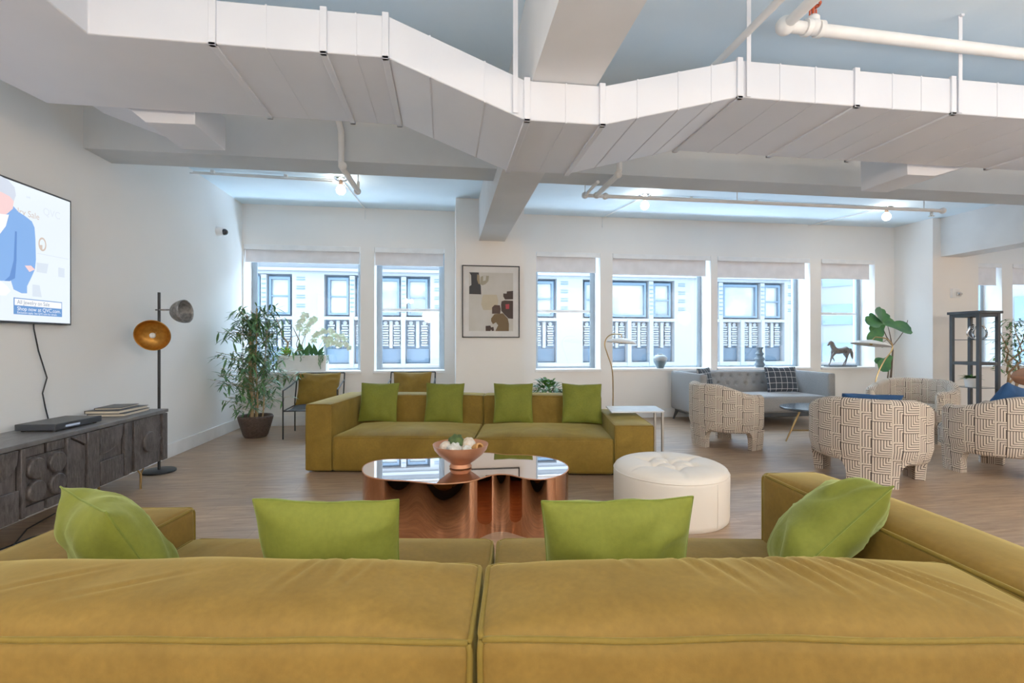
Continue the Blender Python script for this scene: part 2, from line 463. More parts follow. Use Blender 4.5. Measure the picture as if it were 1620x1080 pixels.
# ================================================================== SETTING
XL, XR, YB, YF, ZC = -2.95, 12.6, 7.52, -4.0, 3.27
k = MB(); k.box((XL - .2, YF - .2, -.1), (XR + .2, YB + .55, 0)); struct(k, 'floor', M['floor'])
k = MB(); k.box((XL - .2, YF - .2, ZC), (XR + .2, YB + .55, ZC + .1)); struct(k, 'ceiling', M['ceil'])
k = MB(); k.box((XL - .2, YF - .2, 0), (XL, YB + .5, ZC)); struct(k, 'wall_left', M['wallc'])
k = MB(); k.box((XR, YF, 0), (XR + .2, YB, ZC)); struct(k, 'wall_right', M['wallc'])
k = MB(); k.box((XL, YF - .2, 0), (XR, YF, ZC)); struct(k, 'wall_front', M['wall'])
# window openings in the back wall
WZ0, WZ1 = .80, 2.68
OPEN = [(-2.93, -1.275), (-1.071, -.015), (1.43, 2.49), (2.695, 4.41), (4.53, 6.25), (6.46, 7.51), (9.02, 10.15), (10.38, 12.1)]
k = MB(); T = .46
k.box((XL, YB, 0), (XR, YB + T, WZ0)); k.box((XL, YB, WZ1), (XR, YB + T, ZC))
xs = [XL] + [q for o in OPEN for q in o] + [XR]
for i in range(0, len(xs), 2):
    if xs[i + 1] - xs[i] > .001: k.box((xs[i], YB, WZ0), (xs[i + 1], YB + T, WZ1))
struct(k, 'wall_back', M['wall'])
# central column, right pilaster
PY = 6.84
k = MB(); k.box((.147, 6.8, 0), (1.12, YB, ZC)); struct(k, 'wall_column', M['wall'])
k = MB(); k.box((7.9, PY, 0), (8.77, YB, ZC)); struct(k, 'wall_pilaster', M['wall'])
# beams
k = MB(); k.box((.47, YF, 2.675), (.835, 6.8, ZC)); struct(k, 'trim_1', M['beam'])
k = MB(); k.box((8.05, YF, 2.64), (8.45, PY, ZC)); struct(k, 'trim_2', M['beam'])
k = MB(); k.box((XL, 4.40, 2.84), (XR, 4.74, ZC)); struct(k, 'trim_3', mat('cross_beam_shaded', (.62, .655, .68), .7, b=.08, bscale=40, vs=2))  # the duct's shade on this beam is put into its darker colour
# baseboards
def bb(name, a, b):
    k = MB(); k.box((a[0], a[1], 0), (b[0], b[1], .15)); struct(k, name, M['white'], bevel=.004)
bb('baseboard_left', (XL, YF), (XL + .018, YB))
bb('baseboard_back', (XL + .018, YB - .018), (.147, YB)); bb('baseboard_back_right', (1.12, YB - .018), (7.9, YB))
bb('baseboard_column', (.13, 6.782), (1.137, 6.8)); bb('baseboard_pilaster', (7.882, PY - .018), (8.77, PY)); bb('baseboard_far', (8.77, YB - .018), (XR, YB))

FY = 7.86   # window frame plane
WIDE = [1, 0, 0, 1, 1, 0, 0, 1]
BLZ = [2.43, 2.42, 2.37, 2.35, 2.335, 2.35, 2.29, 2.31]
shade_lab = ['white roller shade over the wide window beside the left wall', 'white roller shade over the narrow sash window left of the framed artwork',
             'white roller shade over the narrow sash window right of the framed artwork', 'white roller shade over the window with the round vase on its sill',
             'white roller shade over the window with the dark stacked vase', 'white roller shade over the window with the horse sculpture',
             'white roller shade partly hidden behind the black display stand', 'white roller shade over the last window, beyond the wooden chair']
for i, (x0, x1) in enumerate(OPEN):
    k = MB(); k.box((x0 - .012, YB - .035, WZ0 - .035), (x1 + .012, YB + .42, WZ0 + .005))
    sill = struct(k, 'trim_%d' % (10 + i), M['white'], bevel=.004)
    w = bpy.data.objects.new('window_%d' % (i + 1), None); col.objects.link(w); w.location = ((x0 + x1) / 2, FY, WZ0); w['kind'] = 'structure'
    h = (x1 - x0) / 2; H = WZ1 - WZ0
    fr = MB(); f = .055
    inset = .09 if x0 > -2.9 else .02
    lx = -h if x0 < -2.9 else -h; 
    fr.box((-h, -.03, 0), (-h + f, .03, H)); fr.box((h - f, -.03, 0), (h, .03, H)); fr.box((-h + f, -.03, 0), (h - f, .03, .035)); fr.box((-h + f, -.03, H - .05), (h - f, .03, H))
    fr.box((-h + f, -.045, 0), (-h + f + .03, -.03, H)); fr.box((h - f - .03, -.045, 0), (h - f, -.03, H))
    fr.build('window_frame', M['alum'], w, bevel=.004)
    if not WIDE[i]:
        sa = MB(); sa.box((-h + f, -.04, .93), (h - f, .0, .975)); sa.box((-h + f, -.03, .035), (h - f, 0, .075))
        sa.box((-.05, -.055, .955), (.05, -.04, .972))
        sa.build('sash', M['white'], w, bevel=.003)
    g = MB(); g.box((-h + f, .004, .03), (h - f, .008, H - .05)); g.build('pane', M['glass'], w, smooth=False)
    # pelmet fascia + shade
    s_ = empty('roller_shade', ((x0 + x1) / 2, YB + .03, BLZ[i]), 0, shade_lab[i], 'window shade', 'white roller shades')
    hh = h - .006
    top = WZ1 - BLZ[i]
    boxo('fascia', (-hh, -.035, top - .075), (hh, -.022, top + .0), M['white'], s_)
    gap = .0 if i == 0 else .02
    xs0 = -hh + .0 if x0 > -2.9 else -hh
    xe = hh - (.055 if i in (2, 3, 4, 5, 6) else .01)
    cl = MB(); cl.box((xs0, .02, 0), (xe, .024, top - .02)); cl.build('shade_cloth', M['shade'], s_, smooth=False)
    br = MB(); br.box((xs0, .014, -.006), (xe, .030, .016)); br.build('bottom_bar', M['shade'], s_, bevel=.003)
    rl = MB(); rl.tube([(xs0, .05, top - .055), (xe, .05, top - .055)], .028, 14); rl.build('roller', M['shade'], s_)

# ================================================================== OUTSIDE
bd = empty('building', (0, 14, 0), 0, 'pale ornamented building with blue window bays across the street', 'building')
RE = [-4.15 + 3.72 * i for i in range(5)]
RE[0] = -4.2
wl = MB()
xprev = -14
for r in RE:
    wl.box((xprev, 0, -4), (r - 2.92, .6, 3.12)); xprev = r
wl.box((xprev, 0, -4), (11.4, .6, 3.12))
wl.box((-14, 0, 3.12), (11.4, .6, 5.2)); wl.box((-14, -.12, 3.2), (11.4, 0, 3.28)); wl.box((-14, -.2, 3.42), (11.4, 0, 3.55)); wl.box((-14, -.1, 3.9), (11.4, 0, 4.0))
for r in RE: wl.box((r - 2.92, .4, -4), (r, .6, .35)); wl.box((r - 2.98, -.05, .35), (r + .06, .6, .47))
wl.build('facade_wall', M['fwhite'], bd, smooth=False)
for bi, r in enumerate(RE):
    x0 = r - 2.92
    b = MB()
    b.box((x0, .25, .47), (r, .4, 3.12)); 
    b.build('bay_backing', M['fblue'], bd, smooth=False)
    p = MB()
    for xx in (x0 + .68, r - .82): 
        p.box((xx, .02, 1.9), (xx + .14, .25, 3.1))
    for xx in (x0 + .68, x0 + 1.40, r - .82): p.box((xx, -.03, .5), (xx + .12, .25, 1.92))
    p.box((x0, .0, 1.86), (r, .25, 1.95)); p.box((x0, .0, .5), (r, .25, .62))
    p.build('posts', M['fwhite'], bd, smooth=False)
    rg = MB()
    for xx in (x0 + .68, r - .82):
        for q in range(8): rg.box((xx + .02, .0, 2.08 + q * .125), (xx + .12, .03, 2.11 + q * .125))
    for q in range(4): rg.box((r + .12, -.02, 2.2 + q * .25), (r + .34, 0, 2.23 + q * .25)); rg.box((r + .12, -.02, 2.27 + q * .25), (r + .34, 0, 2.29 + q * .25))
    rg.build('rungs', M['fblue'], bd, smooth=False)
    for (a, c) in ((x0 + .08, x0 + .64), (x0 + .88, r - .88), (r - .64, r - .08)):
        wn = MB()
        wn.box((a, .1, 2.0), (a + .06, .3, 3.05)); wn.box((c - .06, .1, 2.0), (c, .3, 3.05)); wn.box((a + .06, .1, 2.0), (c - .06, .3, 2.06)); wn.box((a + .06, .1, 2.98), (c - .06, .3, 3.05))
        if c - a < .7: wn.box((a + .06, .12, 2.5), (c - .06, .3, 2.54))
        wo = wn.build('window', M['fblue'], bd, smooth=False)
        pn = MB(); pn.box((a + .06, .2, 2.06), (c - .06, .22, 2.98)); pn.build('pane', M['fpane'], wo, smooth=False)
    segs = [(x0 + .04, x0 + .66), (x0 + .82, x0 + 1.38), (x0 + 1.54, r - .84), (r - .68, r - .04)]
    for (a, c) in segs:
        m_ = (a + c) / 2; orn = MB()
        orn.box((m_ - .045, .1, 1.06), (m_ + .045, .25, 1.84))
        for s_ in (-1, 1):
            cx = m_ + s_ * (c - a) * .30
            for q in range(9):
                wdt = .095 if q % 2 == 0 else .08
                orn.box((cx - wdt, .12, 1.12 + q * .07), (cx + wdt, .25, 1.165 + q * .07))
            orn.lathe([(.0, 0), (.06, .0), (.06, .12), (.0, .12)], n=10, mtx=Matrix.Translation((cx, .25, 1.78)) @ Matrix.Rotation(R(90), 4, 'X'))
        orn.build('balustrade_ornament', M['fwhite'], bd, smooth=False)
    lv = MB()
    for (a, c) in segs:
        lv.box((a, .18, .64), (c, .26, 1.04))
        if bi > 1:
            for q in range(9): lv.box((a, .15, .66 + q * .043), (c, .18, .675 + q * .043))
    lv.build('louvre_panel', M['fdark'], bd, smooth=False)

tw = empty('glass_tower', (11.6, 15.4, 0), R(-52), 'pale glass office building with a grid of panes, angled behind the horse sculpture', 'building')
k = MB(); k.box((-1, 0, -5), (16, .3, 9)); k.build('facade_wall', M['fwhite'], tw, smooth=False)
for zz in range(-3, 8):
    k = MB()
    for q in range(15): k.box((-.9 + q * 1.1, -.04, zz * 1.25 + .55), (-.9 + q * 1.1 + 1.0, 0, zz * 1.25 + 1.2))
    k.build('window_band', M['fgrid'], tw, smooth=False)
k = MB(); k.box((-30, 8.2, -4.1), (40, 40, -4)); struct(k, 'ground', M['fwhite'])

# ================================================================== DUCT
DY0, DY1 = 2.58, 3.37
def sect(name, x0, x1, b0, b1, t0, t1, par, y0=DY0, y1=DY1):
    k = MB()
    vs = [(x0, y0, b0), (x1, y0, b1), (x1, y1, b1), (x0, y1, b0), (x0, y0, t0), (x1, y0, t1), (x1, y1, t1), (x0, y1, t0)]
    k.add(vs, [(0, 3, 2, 1), (4, 5, 6, 7), (0, 1, 5, 4), (1, 2, 6, 5), (2, 3, 7, 6), (3, 0, 4, 7)])
    return k.build(name, M['duct'], par, smooth=True, bevel=.006)
du = empty('air_duct', (0, 0, 2.46), 0, 'long white sheet-metal air duct dipping under the central ceiling beam', 'duct')
zo = 2.46
LB, LT = 2.735 - zo, 2.955 - zo
CB, CT = 2.455 - zo, 2.672 - zo
RB, RT = 2.667 - zo, 2.882 - zo
k = MB()
poly = [(-.30, DY0), (-.30, DY1), (-2.46, DY1), (-2.52, 3.02), (-2.52, .6), (-1.9, .6), (-1.72, DY0 - .3), (-1.71, DY0)]
k.prism(poly[::-1], LB, LT); k.build('duct_section', M['duct'], du, bevel=.006)
sect('duct_section', -.30, .43, LB, CB, LT, CT, du); sect('duct_section', .43, .87, CB, CB, CT, CT, du)
sect('duct_section', .87, 1.68, CB, RB, CT, RT, du); sect('duct_section', 1.68, 8.0, RB, RB, RT, RT, du)
def flange(x, b, t, wd=.035):
    k = MB(); e = .012
    k.box((x - wd / 2, DY0 - e, b - e), (x + wd / 2, DY0 + .01, t + e)); k.box((x - wd / 2, DY0 - e, b - e), (x + wd / 2, DY1 + e, b + .005))
    k.box((x - wd / 2, DY1 - .01, b - e), (x + wd / 2, DY1 + e, t + e))
    k.build('flange', M['duct'], du, bevel=.003)
for x, b, t in ((-.31, LB, LT), (-.62, LB, LT), (-1.15, LB, LT), (.44, CB, CT), (.865, CB, CT), (1.69, RB, RT), (2.45, RB, RT), (3.12, RB, RT), (4.4, RB, RT), (5.6, RB, RT)): flange(x, b, t)
def seam(x, b, t, dz=0):
    k = MB(); e = .003
    k.box((x - .004, DY0 - e, b), (x + .004, DY0, t)); k.box((x - .004, DY0, b - e), (x + .004, DY1, b)); k.build('seam', M['duct'], du, smooth=False)
for q in (.30, .70):
    x = -.30 + .73 * q; seam(x, LB + (CB - LB) * q, LT + (CT - LT) * q)
for q in (.25, .55, .8):
    x = .87 + .81 * q; seam(x, CB + (RB - CB) * q, CT + (RT - CT) * q)
seam(.66, CB, CT)
for x in (-.46, -.9, 1.95, 2.18, 2.7, 2.9, 3.45, 3.8, 4.1, 4.8, 5.2): seam(x, RB if x > 0 else LB, RT if x > 0 else LT)
# straps
for x, b in ((.375, CB + .03), (1.74, RB), (3.16, RB), (5.0, RB)):
    k = MB(); k.box((x - .013, DY0 - .016, b), (x + .013, DY0 - .012, ZC - zo)); k.tube([(x, DY0 - .014, ZC - zo - .004), (x, DY0 - .03, ZC - zo - .004)], .012, 8)
    k.build('hanger_strap', M['duct'], du, smooth=False)
# side branches behind the duct
k = MB(); k.prism([(-2.45, 2.90), (-2.267, 2.834), (-2.013, 2.743), (-1.926, 2.67), (-1.627, 2.675), (-1.627, 2.92)][::-1], 3.41, 3.85, 'y')
o = k.build('duct_branch', M['duct'], bevel=.004); tag(o, 'short tapered duct branch behind the left end of the air duct', 'duct')
k = MB(); k.prism([(3.70, 2.88), (3.704, 2.60), (3.967, 2.602), (4.35, 2.72), (4.35, 2.88)], 3.41, 3.85, 'y')
o = k.build('duct_branch', M['duct'], bevel=.004); tag(o, 'short tapered duct branch behind the right part of the air duct', 'duct')

# ================================================================== PIPES
sp = empty('sprinkler_pipe', (1.57, 4.2, 2.78), 0, 'white sprinkler pipe with elbows running below the ceiling in front of the right windows', 'pipe')
k = MB(); k.tube([(0, 0, .45), (0, 0, .03), (0, .03, 0), (0, .66, 0)], .026, 12); k.build('riser', M['pipe'], sp)
k = MB(); k.tube([(-.12, .68, 0), (4.2, .68, 0)], .02, 12); k.build('main_run', M['pipe'], sp)
k = MB(); k.tube([(-.12, .68, 0), (-.12, .25, 0)], .016, 10); k.build('branch_run', M['pipe'], sp)
for x, y in ((0, .03), (0, .66), (-.12, .68), (4.2, .68), (.1, .68)):
    k = MB(); k.sphere((x, y, 0), .036, 12, 8); k.build('elbow', M['pipe'], sp)
for x in (-.12, 1.6, 3.95):
    k = MB(); k.tube([(x, .68, .02), (x, .68, ZC - 2.78)], .005, 6); k.build('hanger_rod', M['pipe'], sp)
k = MB(); k.tube([(4.05, .68, -.02), (4.05, .68, -.06)], .014, 8); k.lathe([(.004, -.075), (.03, -.07), (.03, -.066), (.004, -.06)], (4.05, .68, 0), 12); k.build('sprinkler_head', M['chrome'], sp)
sp = empty('sprinkler_pipe', (-.90, 4.35, 2.78), 0, 'white sprinkler pipe dropping over the beam above the left windows', 'pipe')
k = MB(); k.tube([(-.03, -.05, .44), (-.02, -.03, .40), (0, 0, .30), (0, 0, .04), (0, .03, 0), (0.02, .72, 0)], .026, 12); k.build('riser', M['pipe'], sp)
for y in (.0, .72):
    k = MB(); k.sphere((0.01, y + .01, .005), .037, 12, 8); k.build('elbow', M['pipe'], sp)
k = MB(); k.tube([(.02, .72, 0), (.02, .72, .1)], .015, 8); k.tube([(.02, .72, .1), (.02, .72, .49)], .006, 6); k.build('hanger_rod', M['pipe'], sp)
def conduit(lab, runs, clips=()):
    c = empty('electrical_conduit', runs[0][0], 0, lab, 'pipe', 'thin ceiling conduits')
    o = Vector(runs[0][0])
    for r in runs:
        k = MB(); k.tube([Vector(p) - o for p in r], .0095, 8); k.build('tube', M['pipe'], c)
    for p in clips:
        k = MB(); k.box(Vector(p) - o + Vector((-.02, -.02, -.02)), Vector(p) - o + Vector((.02, .02, .015))); k.build('clip', M['pipe'], c, bevel=.003)
conduit('pair of thin white conduits from the left wall to the first ceiling bulb', [[(-2.93, 6.1, 3.24), (-1.36, 6.16, 3.24)], [(-2.93, 6.02, 3.20), (-1.36, 6.10, 3.20)]], [(-2.7, 6.06, 3.24), (-1.9, 6.1, 3.24)])
conduit('thin white conduit from the first ceiling bulb to the back wall', [[(-1.27, 6.25, 3.25), (-1.2, 7.5, 3.25), (-1.2, 7.505, 3.1)]])
conduit('thin white conduit linking the two right ceiling bulbs', [[(2.8, 6.3, 3.25), (6.5, 6.37, 3.25)]], [(3.4, 6.31, 3.25), (4.4, 6.33, 3.25), (5.5, 6.35, 3.25)])
conduit('thin white conduit from the middle ceiling bulb to the back wall', [[(2.7, 6.4, 3.25), (2.52, 7.5, 3.25), (2.52, 7.505, 3.1)]])
conduit('thin white conduit from the right ceiling bulb to the back wall', [[(6.5, 6.45, 3.25), (6.2, 7.5, 3.25)]])

bp = empty('sprinkler_main', (1.92, 2.50, 3.05), 0, 'thick cream sprinkler pipe with a red valve, near the upper right ceiling', 'pipe')
k = MB(); k.tube([(0, 0, 0), (6.1, .16, 0)], .034, 16); k.build('main_run', M['pipe'], bp)
k = MB(); k.tube([(-.0, -.0, .0), (-.01, -1.5, .0)], .03, 14); k.build('branch_run', M['pipe'], bp)
k = MB(); k.sphere((0, 0, 0), .052, 14, 10); k.build('elbow', M['pipe'], bp)
va = MB(); va.lathe([(.046, 0), (.046, .03)], n=16, mtx=Matrix.Translation((.12, .0, 0)) @ Matrix.Rotation(R(90), 4, 'Y')); va.lathe([(.046, 0), (.046, .03)], n=16, mtx=Matrix.Translation((.2, .0, 0)) @ Matrix.Rotation(R(90), 4, 'Y'))
va.sphere((.175, 0, .01), .045, 14, 10); va.lathe([(.035, .03), (.035, .06), (.02, .075), (.01, .08)], (.175, 0, 0), 14)
vo = va.build('valve', M['pipe'], bp)
vh = MB(); vh.tube([(.175, 0, .07), (.175, 0, .125)], .009, 8)
vh.tube([(.155, 0, .07), (.155, 0, .11)], .005, 6); vh.tube([(.195, 0, .07), (.195, 0, .11)], .005, 6)
vh.tube([(.175 + .036 * math.cos(a * PI / 8), .036 * math.sin(a * PI / 8), .135) for a in range(16)], .008, 6, closed=True); vh.box((.142, -.006, .128), (.208, .006, .14)); vh.box((.169, -.034, .128), (.181, .034, .14))
vh.build('valve_wheel', M['redp'], vo)['label'] = 'rust-red valve handwheel'
k = MB(); k.tube([(1.72, 2.95, 3.03), (1.74, 1.0, 3.03)], .022, 12); o = k.build('ceiling_pipe', M['pipe']); tag(o, 'slim white ceiling pipe slanting behind the kink of the air duct', 'pipe')

# ================================================================== CEILING BULBS
def bulb_fix(x, y, lab):
    c = empty('ceiling_light', (x, y, ZC), 0, lab, 'ceiling light', 'bare bulb ceiling lights')
    k = MB(); k.lathe([(.085, -.001), (.085, -.012), (.06, -.03), (.03, -.035), (.0, -.035)], n=24, cap=False); k.build('canopy', M['chrome'], c)
    k = MB(); k.lathe([(.022, -.03), (.024, -.085), (.018, -.09)], n=16); k.build('socket', M['socket'], c)
    k = MB(); k.lathe([(.001, -.205), (.025, -.200), (.048, -.18), (.057, -.15), (.05, -.12), (.028, -.095), (.018, -.085)], n=20); k.build('bulb', M['bulb'], c)
bulb_fix(-1.28, 6.18, 'bare glowing bulb on the ceiling above the left windows')
bulb_fix(2.72, 6.30, 'bare glowing bulb above the window right of the framed artwork')
bulb_fix(6.56, 6.37, 'bare glowing bulb above the horse sculpture window')

# ================================================================== SOFAS
TH = R(-7.9)
cs, sn = math.cos(R(7.9)), math.sin(R(7.9))
def W(xc, zc, z=0): return (xc * cs + zc * sn, zc * cs - xc * sn, z)

s1 = empty('sectional_sofa', W(-.2, 1.55), TH, 'large mustard velvet sectional sofa seen from behind in the foreground', 'sofa')
O = Vector((-.2, 1.55, 0))
def so(a, b, **kw): return Soft(Vector(a) - O, Vector(b) - O, **kw)
PP = dict(pm=M['mustardp'], pr=.007)
so((-1.46, 1.33, .10), (-.079, 2.20, .355), r=.04, bulge=(0, 0, 0, .01, 0, .03), seg=16, seed=1).build('seat_cushion', M['mustard'], s1, pipe=TOP4 + [(2, -1, 1), (2, 1, 1)], **PP)
so((-.073, 1.33, .10), (1.17, 2.20, .355), r=.04, bulge=(0, 0, 0, .01, 0, .03), seg=16, seed=2).build('seat_cushion', M['mustard'], s1, pipe=TOP4 + [(2, -1, 1), (2, 1, 1)], **PP)
rc = random.Random(4)
bk = so((-1.56, .985, .06), (-.080, 1.33, .640), r=.032, bulge=(0, .0, .02, .0, 0, .045), seg=130, seed=3, nz=.009)
bk.cre = [(x + .2, y - 1.55, dx, dy, .011, a) for x, y, dx, dy, a in ((-.52, 1.20, .02, .09, .004), (-.44, 1.22, -.01, .08, .005), (-.38, 1.19, .02, .08, .004), (-.33, 1.23, -.015, .07, .004), (-1.1, 1.15, .08, .06, .003), (-.9, 1.12, .1, .05, .003), (-.2, 1.25, .01, .06, .003))]
bk.build('backrest', M['mustard'], s1, pipe=ALL12, **PP)
bk = so((-.072, .985, .06), (1.205, 1.33, .640), r=.032, bulge=(0, .0, .02, .0, 0, .045), seg=130, seed=4, nz=.009)
bk.cre = [(x + .2 + rc.uniform(-.01, .01), y - 1.55, dx, dy, .012, a) for x, y, dx, dy, a in ((.46, 1.24, .02, -.09, .004), (.53, 1.20, .03, -.10, .005), (.62, 1.23, .02, -.08, .006), (.70, 1.22, .03, -.10, .007), (.76, 1.20, .03, -.11, .007), (.83, 1.22, .04, -.10, .007), (.90, 1.18, .04, -.10, .006), (.97, 1.16, .05, -.09, .005), (1.04, 1.13, .06, -.08, .005), (.30, 1.26, .02, -.06, .003))]
bk.build('backrest', M['mustard'], s1, pipe=ALL12, **PP)
so((-1.88, 1.345, .06), (-1.47, 2.24, .48), r=.03, bulge=(.01, 0, 0, .01, 0, .015), seg=16, seed=5).build('armrest', M['mustard'], s1, pipe=ALL12, **PP)
arm = Soft((0, -1.22, .06), (.275, 0, .655), r=.03, bulge=(.008, .01, 0, .01, 0, .03), seg=20, seed=6)
ao = arm.build('armrest', M['mustard'], s1, pipe=ALL12, **PP); ao.location = Vector((1.128, 2.18, 0)) - O; ao.rotation_euler = (0, 0, R(4.4))
so((-1.8, 1.05, 0), (1.3, 2.1, .1), r=.01, nz=0, seg=4).build('plinth', M['black'], s1)

def put_pillow(w, h, t, loc, rz, tilt, label, m=None, pm=None, seed=0, name='throw_pillow', roll=0, wr=1., group='lime velvet throw pillows'):
    o = pillow(name, w, h, t, m or M['green'], pm or M['greenp'], seed=seed, label=label, wr=wr, group=group)
    o.rotation_mode = 'XYZ'
    o.matrix_world = Matrix.Translation(loc) @ Matrix.Rotation(rz, 4, 'Z') @ Matrix.Rotation(tilt, 4, 'X') @ Matrix.Rotation(roll, 4, 'Y')
    return o
def Wd(xc, zc, z): return Vector(W(xc, zc, z))
put_pillow(.45, .42, .17, Wd(-.575, 1.585, .355), TH, R(14), 'lime green velvet pillow left of the seat seam on the foreground sofa', seed=1, wr=.9)
put_pillow(.46, .43, .17, Wd(.335, 1.565, .355), TH, R(14), 'lime green velvet pillow right of the seat seam on the foreground sofa', seed=5, wr=1.6, roll=R(-2))
put_pillow(.44, .43, .22, Wd(-1.27, 1.70, .365), TH + R(-34), R(27), 'lime green velvet pillow in the left corner of the foreground sofa', seed=9, wr=1.5)
put_pillow(.43, .44, .21, Wd(.93, 1.69, .445), TH + R(56), R(41), 'lime green velvet pillow leaning on the high right arm of the foreground sofa', seed=13, wr=1.7, roll=R(18))

s2a = R(-10.5)
s2 = empty('sectional_sofa', W(-1.965, 4.567), s2a, 'mustard velvet sectional sofa facing the camera beyond the coffee table', 'sofa')
P2 = dict(pm=M['must2'], pr=.005)
Soft((0, 0, .018), (.252, 1.10, .655), r=.022, bulge=(0, 0, .004, 0, 0, .008), seg=12, seed=11).build('armrest', M['must2'], s2, pipe=ALL12, **P2)
Soft((2.915, 0, .018), (3.276, 1.10, .475), r=.022, bulge=(0, .004, .004, 0, 0, .012), seg=12, seed=12).build('armrest', M['must2'], s2, pipe=ALL12, **P2)
Soft((.258, .0, .018), (1.612, .80, .348), r=.03, bulge=(0, 0, .006, 0, 0, .04), seg=16, seed=13, nz=.006).build('seat_cushion', M['must2'], s2, pipe=TOP4 + [(2, -1, -1), (2, 1, -1)], **P2)
Soft((1.618, .0, .018), (2.909, .80, .348), r=.03, bulge=(0, 0, .006, 0, 0, .04), seg=16, seed=14, nz=.006).build('seat_cushion', M['must2'], s2, pipe=TOP4 + [(2, -1, -1), (2, 1, -1)], **P2)
Soft((.258, .80, .018), (1.612, 1.10, .655), r=.025, bulge=(0, 0, .015, 0, 0, .01), seg=16, seed=15).build('backrest', M['must2'], s2, pipe=ALL12, **P2)
Soft((1.618, .80, .018), (2.909, 1.10, .655), r=.025, bulge=(0, 0, .015, 0, 0, .01), seg=16, seed=16).build('backrest', M['must2'], s2, pipe=ALL12, **P2)
Soft((.06, .06, 0), (3.2, 1.05, .02), r=.01, nz=0, seg=3).build('plinth', M['black'], s2)
m2 = Matrix.Translation(W(-1.965, 4.567)) @ Matrix.Rotation(s2a, 4, 'Z')
for x, sd, lb in ((.48, 21, 'lime pillow beside the high left arm of the far mustard sofa'), (1.20, 22, 'lime pillow left of the back seam on the far mustard sofa'),
                  (1.95, 23, 'lime pillow right of the back seam on the far mustard sofa'), (2.68, 24, 'lime pillow beside the low right arm of the far mustard sofa')):
    put_pillow(.42, .42, .13, m2 @ Vector((x, .645, .385)), s2a + R(random.uniform(-4, 4)), R(-14), lb, seed=sd, wr=.7)

# ================================================================== COFFEE TABLE
OUT = [(-0.56, 3.38), (-0.57, 3.51), (-0.51, 3.62), (-0.44, 3.65), (-0.36, 3.65), (-0.21, 3.63), (-0.11, 3.64), (-0.03, 3.69), (0.05, 3.74), (0.16, 3.77), (0.30, 3.77), (0.38, 3.73), (0.44, 3.68), (0.50, 3.66), (0.59, 3.65), (0.69, 3.6), (0.78, 3.52), (0.84, 3.41), (0.855, 3.27), (0.81, 3.14), (0.74, 3.05), (0.66, 2.995), (0.57, 2.98), (0.49, 3.03), (0.43, 3.11), (0.36, 3.145), (0.28, 3.12), (0.19, 3.02), (0.09, 2.98), (-0.03, 2.97), (-0.13, 3.01), (-0.22, 3.065), (-0.31, 3.09), (-0.4, 3.12), (-0.5, 3.21), (-0.54, 3.3)]
def smooth_loop(P, n=4, it=1):
    out = []; m = len(P)
    for i in range(m):
        p0, p1, p2, p3 = [Vector(P[(i + j) % m]) for j in (-1, 0, 1, 2)]
        for q in range(n):
            t = q / n
            out.append(.5 * ((2 * p1) + (p2 - p0) * t + (2 * p0 - 5 * p1 + 4 * p2 - p3) * t * t + (3 * p1 - p0 - 3 * p2 + p3) * t ** 3))
    for _ in range(it * 6):
        out = [(out[i - 1] + out[i] * 2 + out[(i + 1) % len(out)]) / 4 for i in range(len(out))]
    return out
cx, cy = .14, 3.36
ct = empty('coffee_table', (cx, cy, 0), 0, 'low cloud-shaped coffee table with mirrored copper sides between the two sofas', 'coffee table')
loop = [Vector((p[0] - cx, p[1] - cy)) for p in smooth_loop(OUT)]
k = MB(); n = len(loop)
def inset(lp, d):
    o = []
    for i in range(len(lp)):
        t = (lp[(i + 1) % len(lp)] - lp[i - 1]).normalized(); o.append(lp[i] + Vector((-t.y, t.x)) * d * SGN)
    return o
area = sum(loop[i].x * loop[(i + 1) % n].y - loop[(i + 1) % n].x * loop[i].y for i in range(n)); SGN = 1 if area > 0 else -1
vs = [(p.x, p.y, 0) for p in loop] + [(p.x, p.y, .376) for p in loop]
fs = [(i, (i + 1) % n, n + (i + 1) % n, n + i) for i in range(n)]
if area < 0: fs = [f[::-1] for f in fs]
k.add(vs, fs); k.build('base', M['mirror'], ct, auto=0)
rimo = loop; 
k = MB(); k.tube([(p.x, p.y, .377) for p in loop], .004, 6, closed=True); k.build('rim', M['copper'], ct, auto=0)
k = MB(); ii = inset(loop, .002)
if area < 0: ii = ii[::-1]
k.add([(p.x, p.y, .379) for p in ii], [list(range(n))]); k.build('tabletop', M['mirrortop'], ct, smooth=False)['label'] = 'pale mirrored tabletop'

bw = Vector((.105, 3.345, .381))
o = MB(); o.lathe([(.0, .0), (.072, 0), (.078, .006), (.072, .018), (.068, .028), (.10, .05), (.15, .09), (.18, .125), (.192, .160), (.188, .161), (.172, .128), (.14, .095), (.09, .062), (.0, .052)], n=48, cap=False)
b_ = o.build('fruit_bowl', M['copper'], loc=bw); tag(b_, 'footed copper bowl on the mirrored coffee table', 'bowl')
def ball(nm, p, r, m, lab, s3=(1, 1, 1), amp=.1):
    k = MB(); r *= 1.08; p = (p[0], p[1], p[2] + .008); k.sphere((0, 0, 0), r, 20, 14, s3)
    k.v = [v * (1 + amp * noise.noise(v * 40)) for v in k.v]
    o = k.build(nm, m, loc=bw + Vector(p), auto=0); tag(o, lab, 'decorative ball'); return o
ball('moss_ball', (-.03, .035, .155), .052, M['mossb'], 'dark green moss ball on top of the heap in the copper bowl', amp=.25)
ball('rattan_ball', (-.10, .02, .125), .042, M['shell'], 'beige decorative ball at the left rim of the copper bowl')
ball('coral_ball', (-.045, -.06, .125), .045, M['whiteb'], 'rough white ball at the front of the copper bowl', amp=.3)
ball('rattan_ball', (.055, .035, .140), .046, M['shell'], 'pale cream ball rising beside the moss ball in the copper bowl')
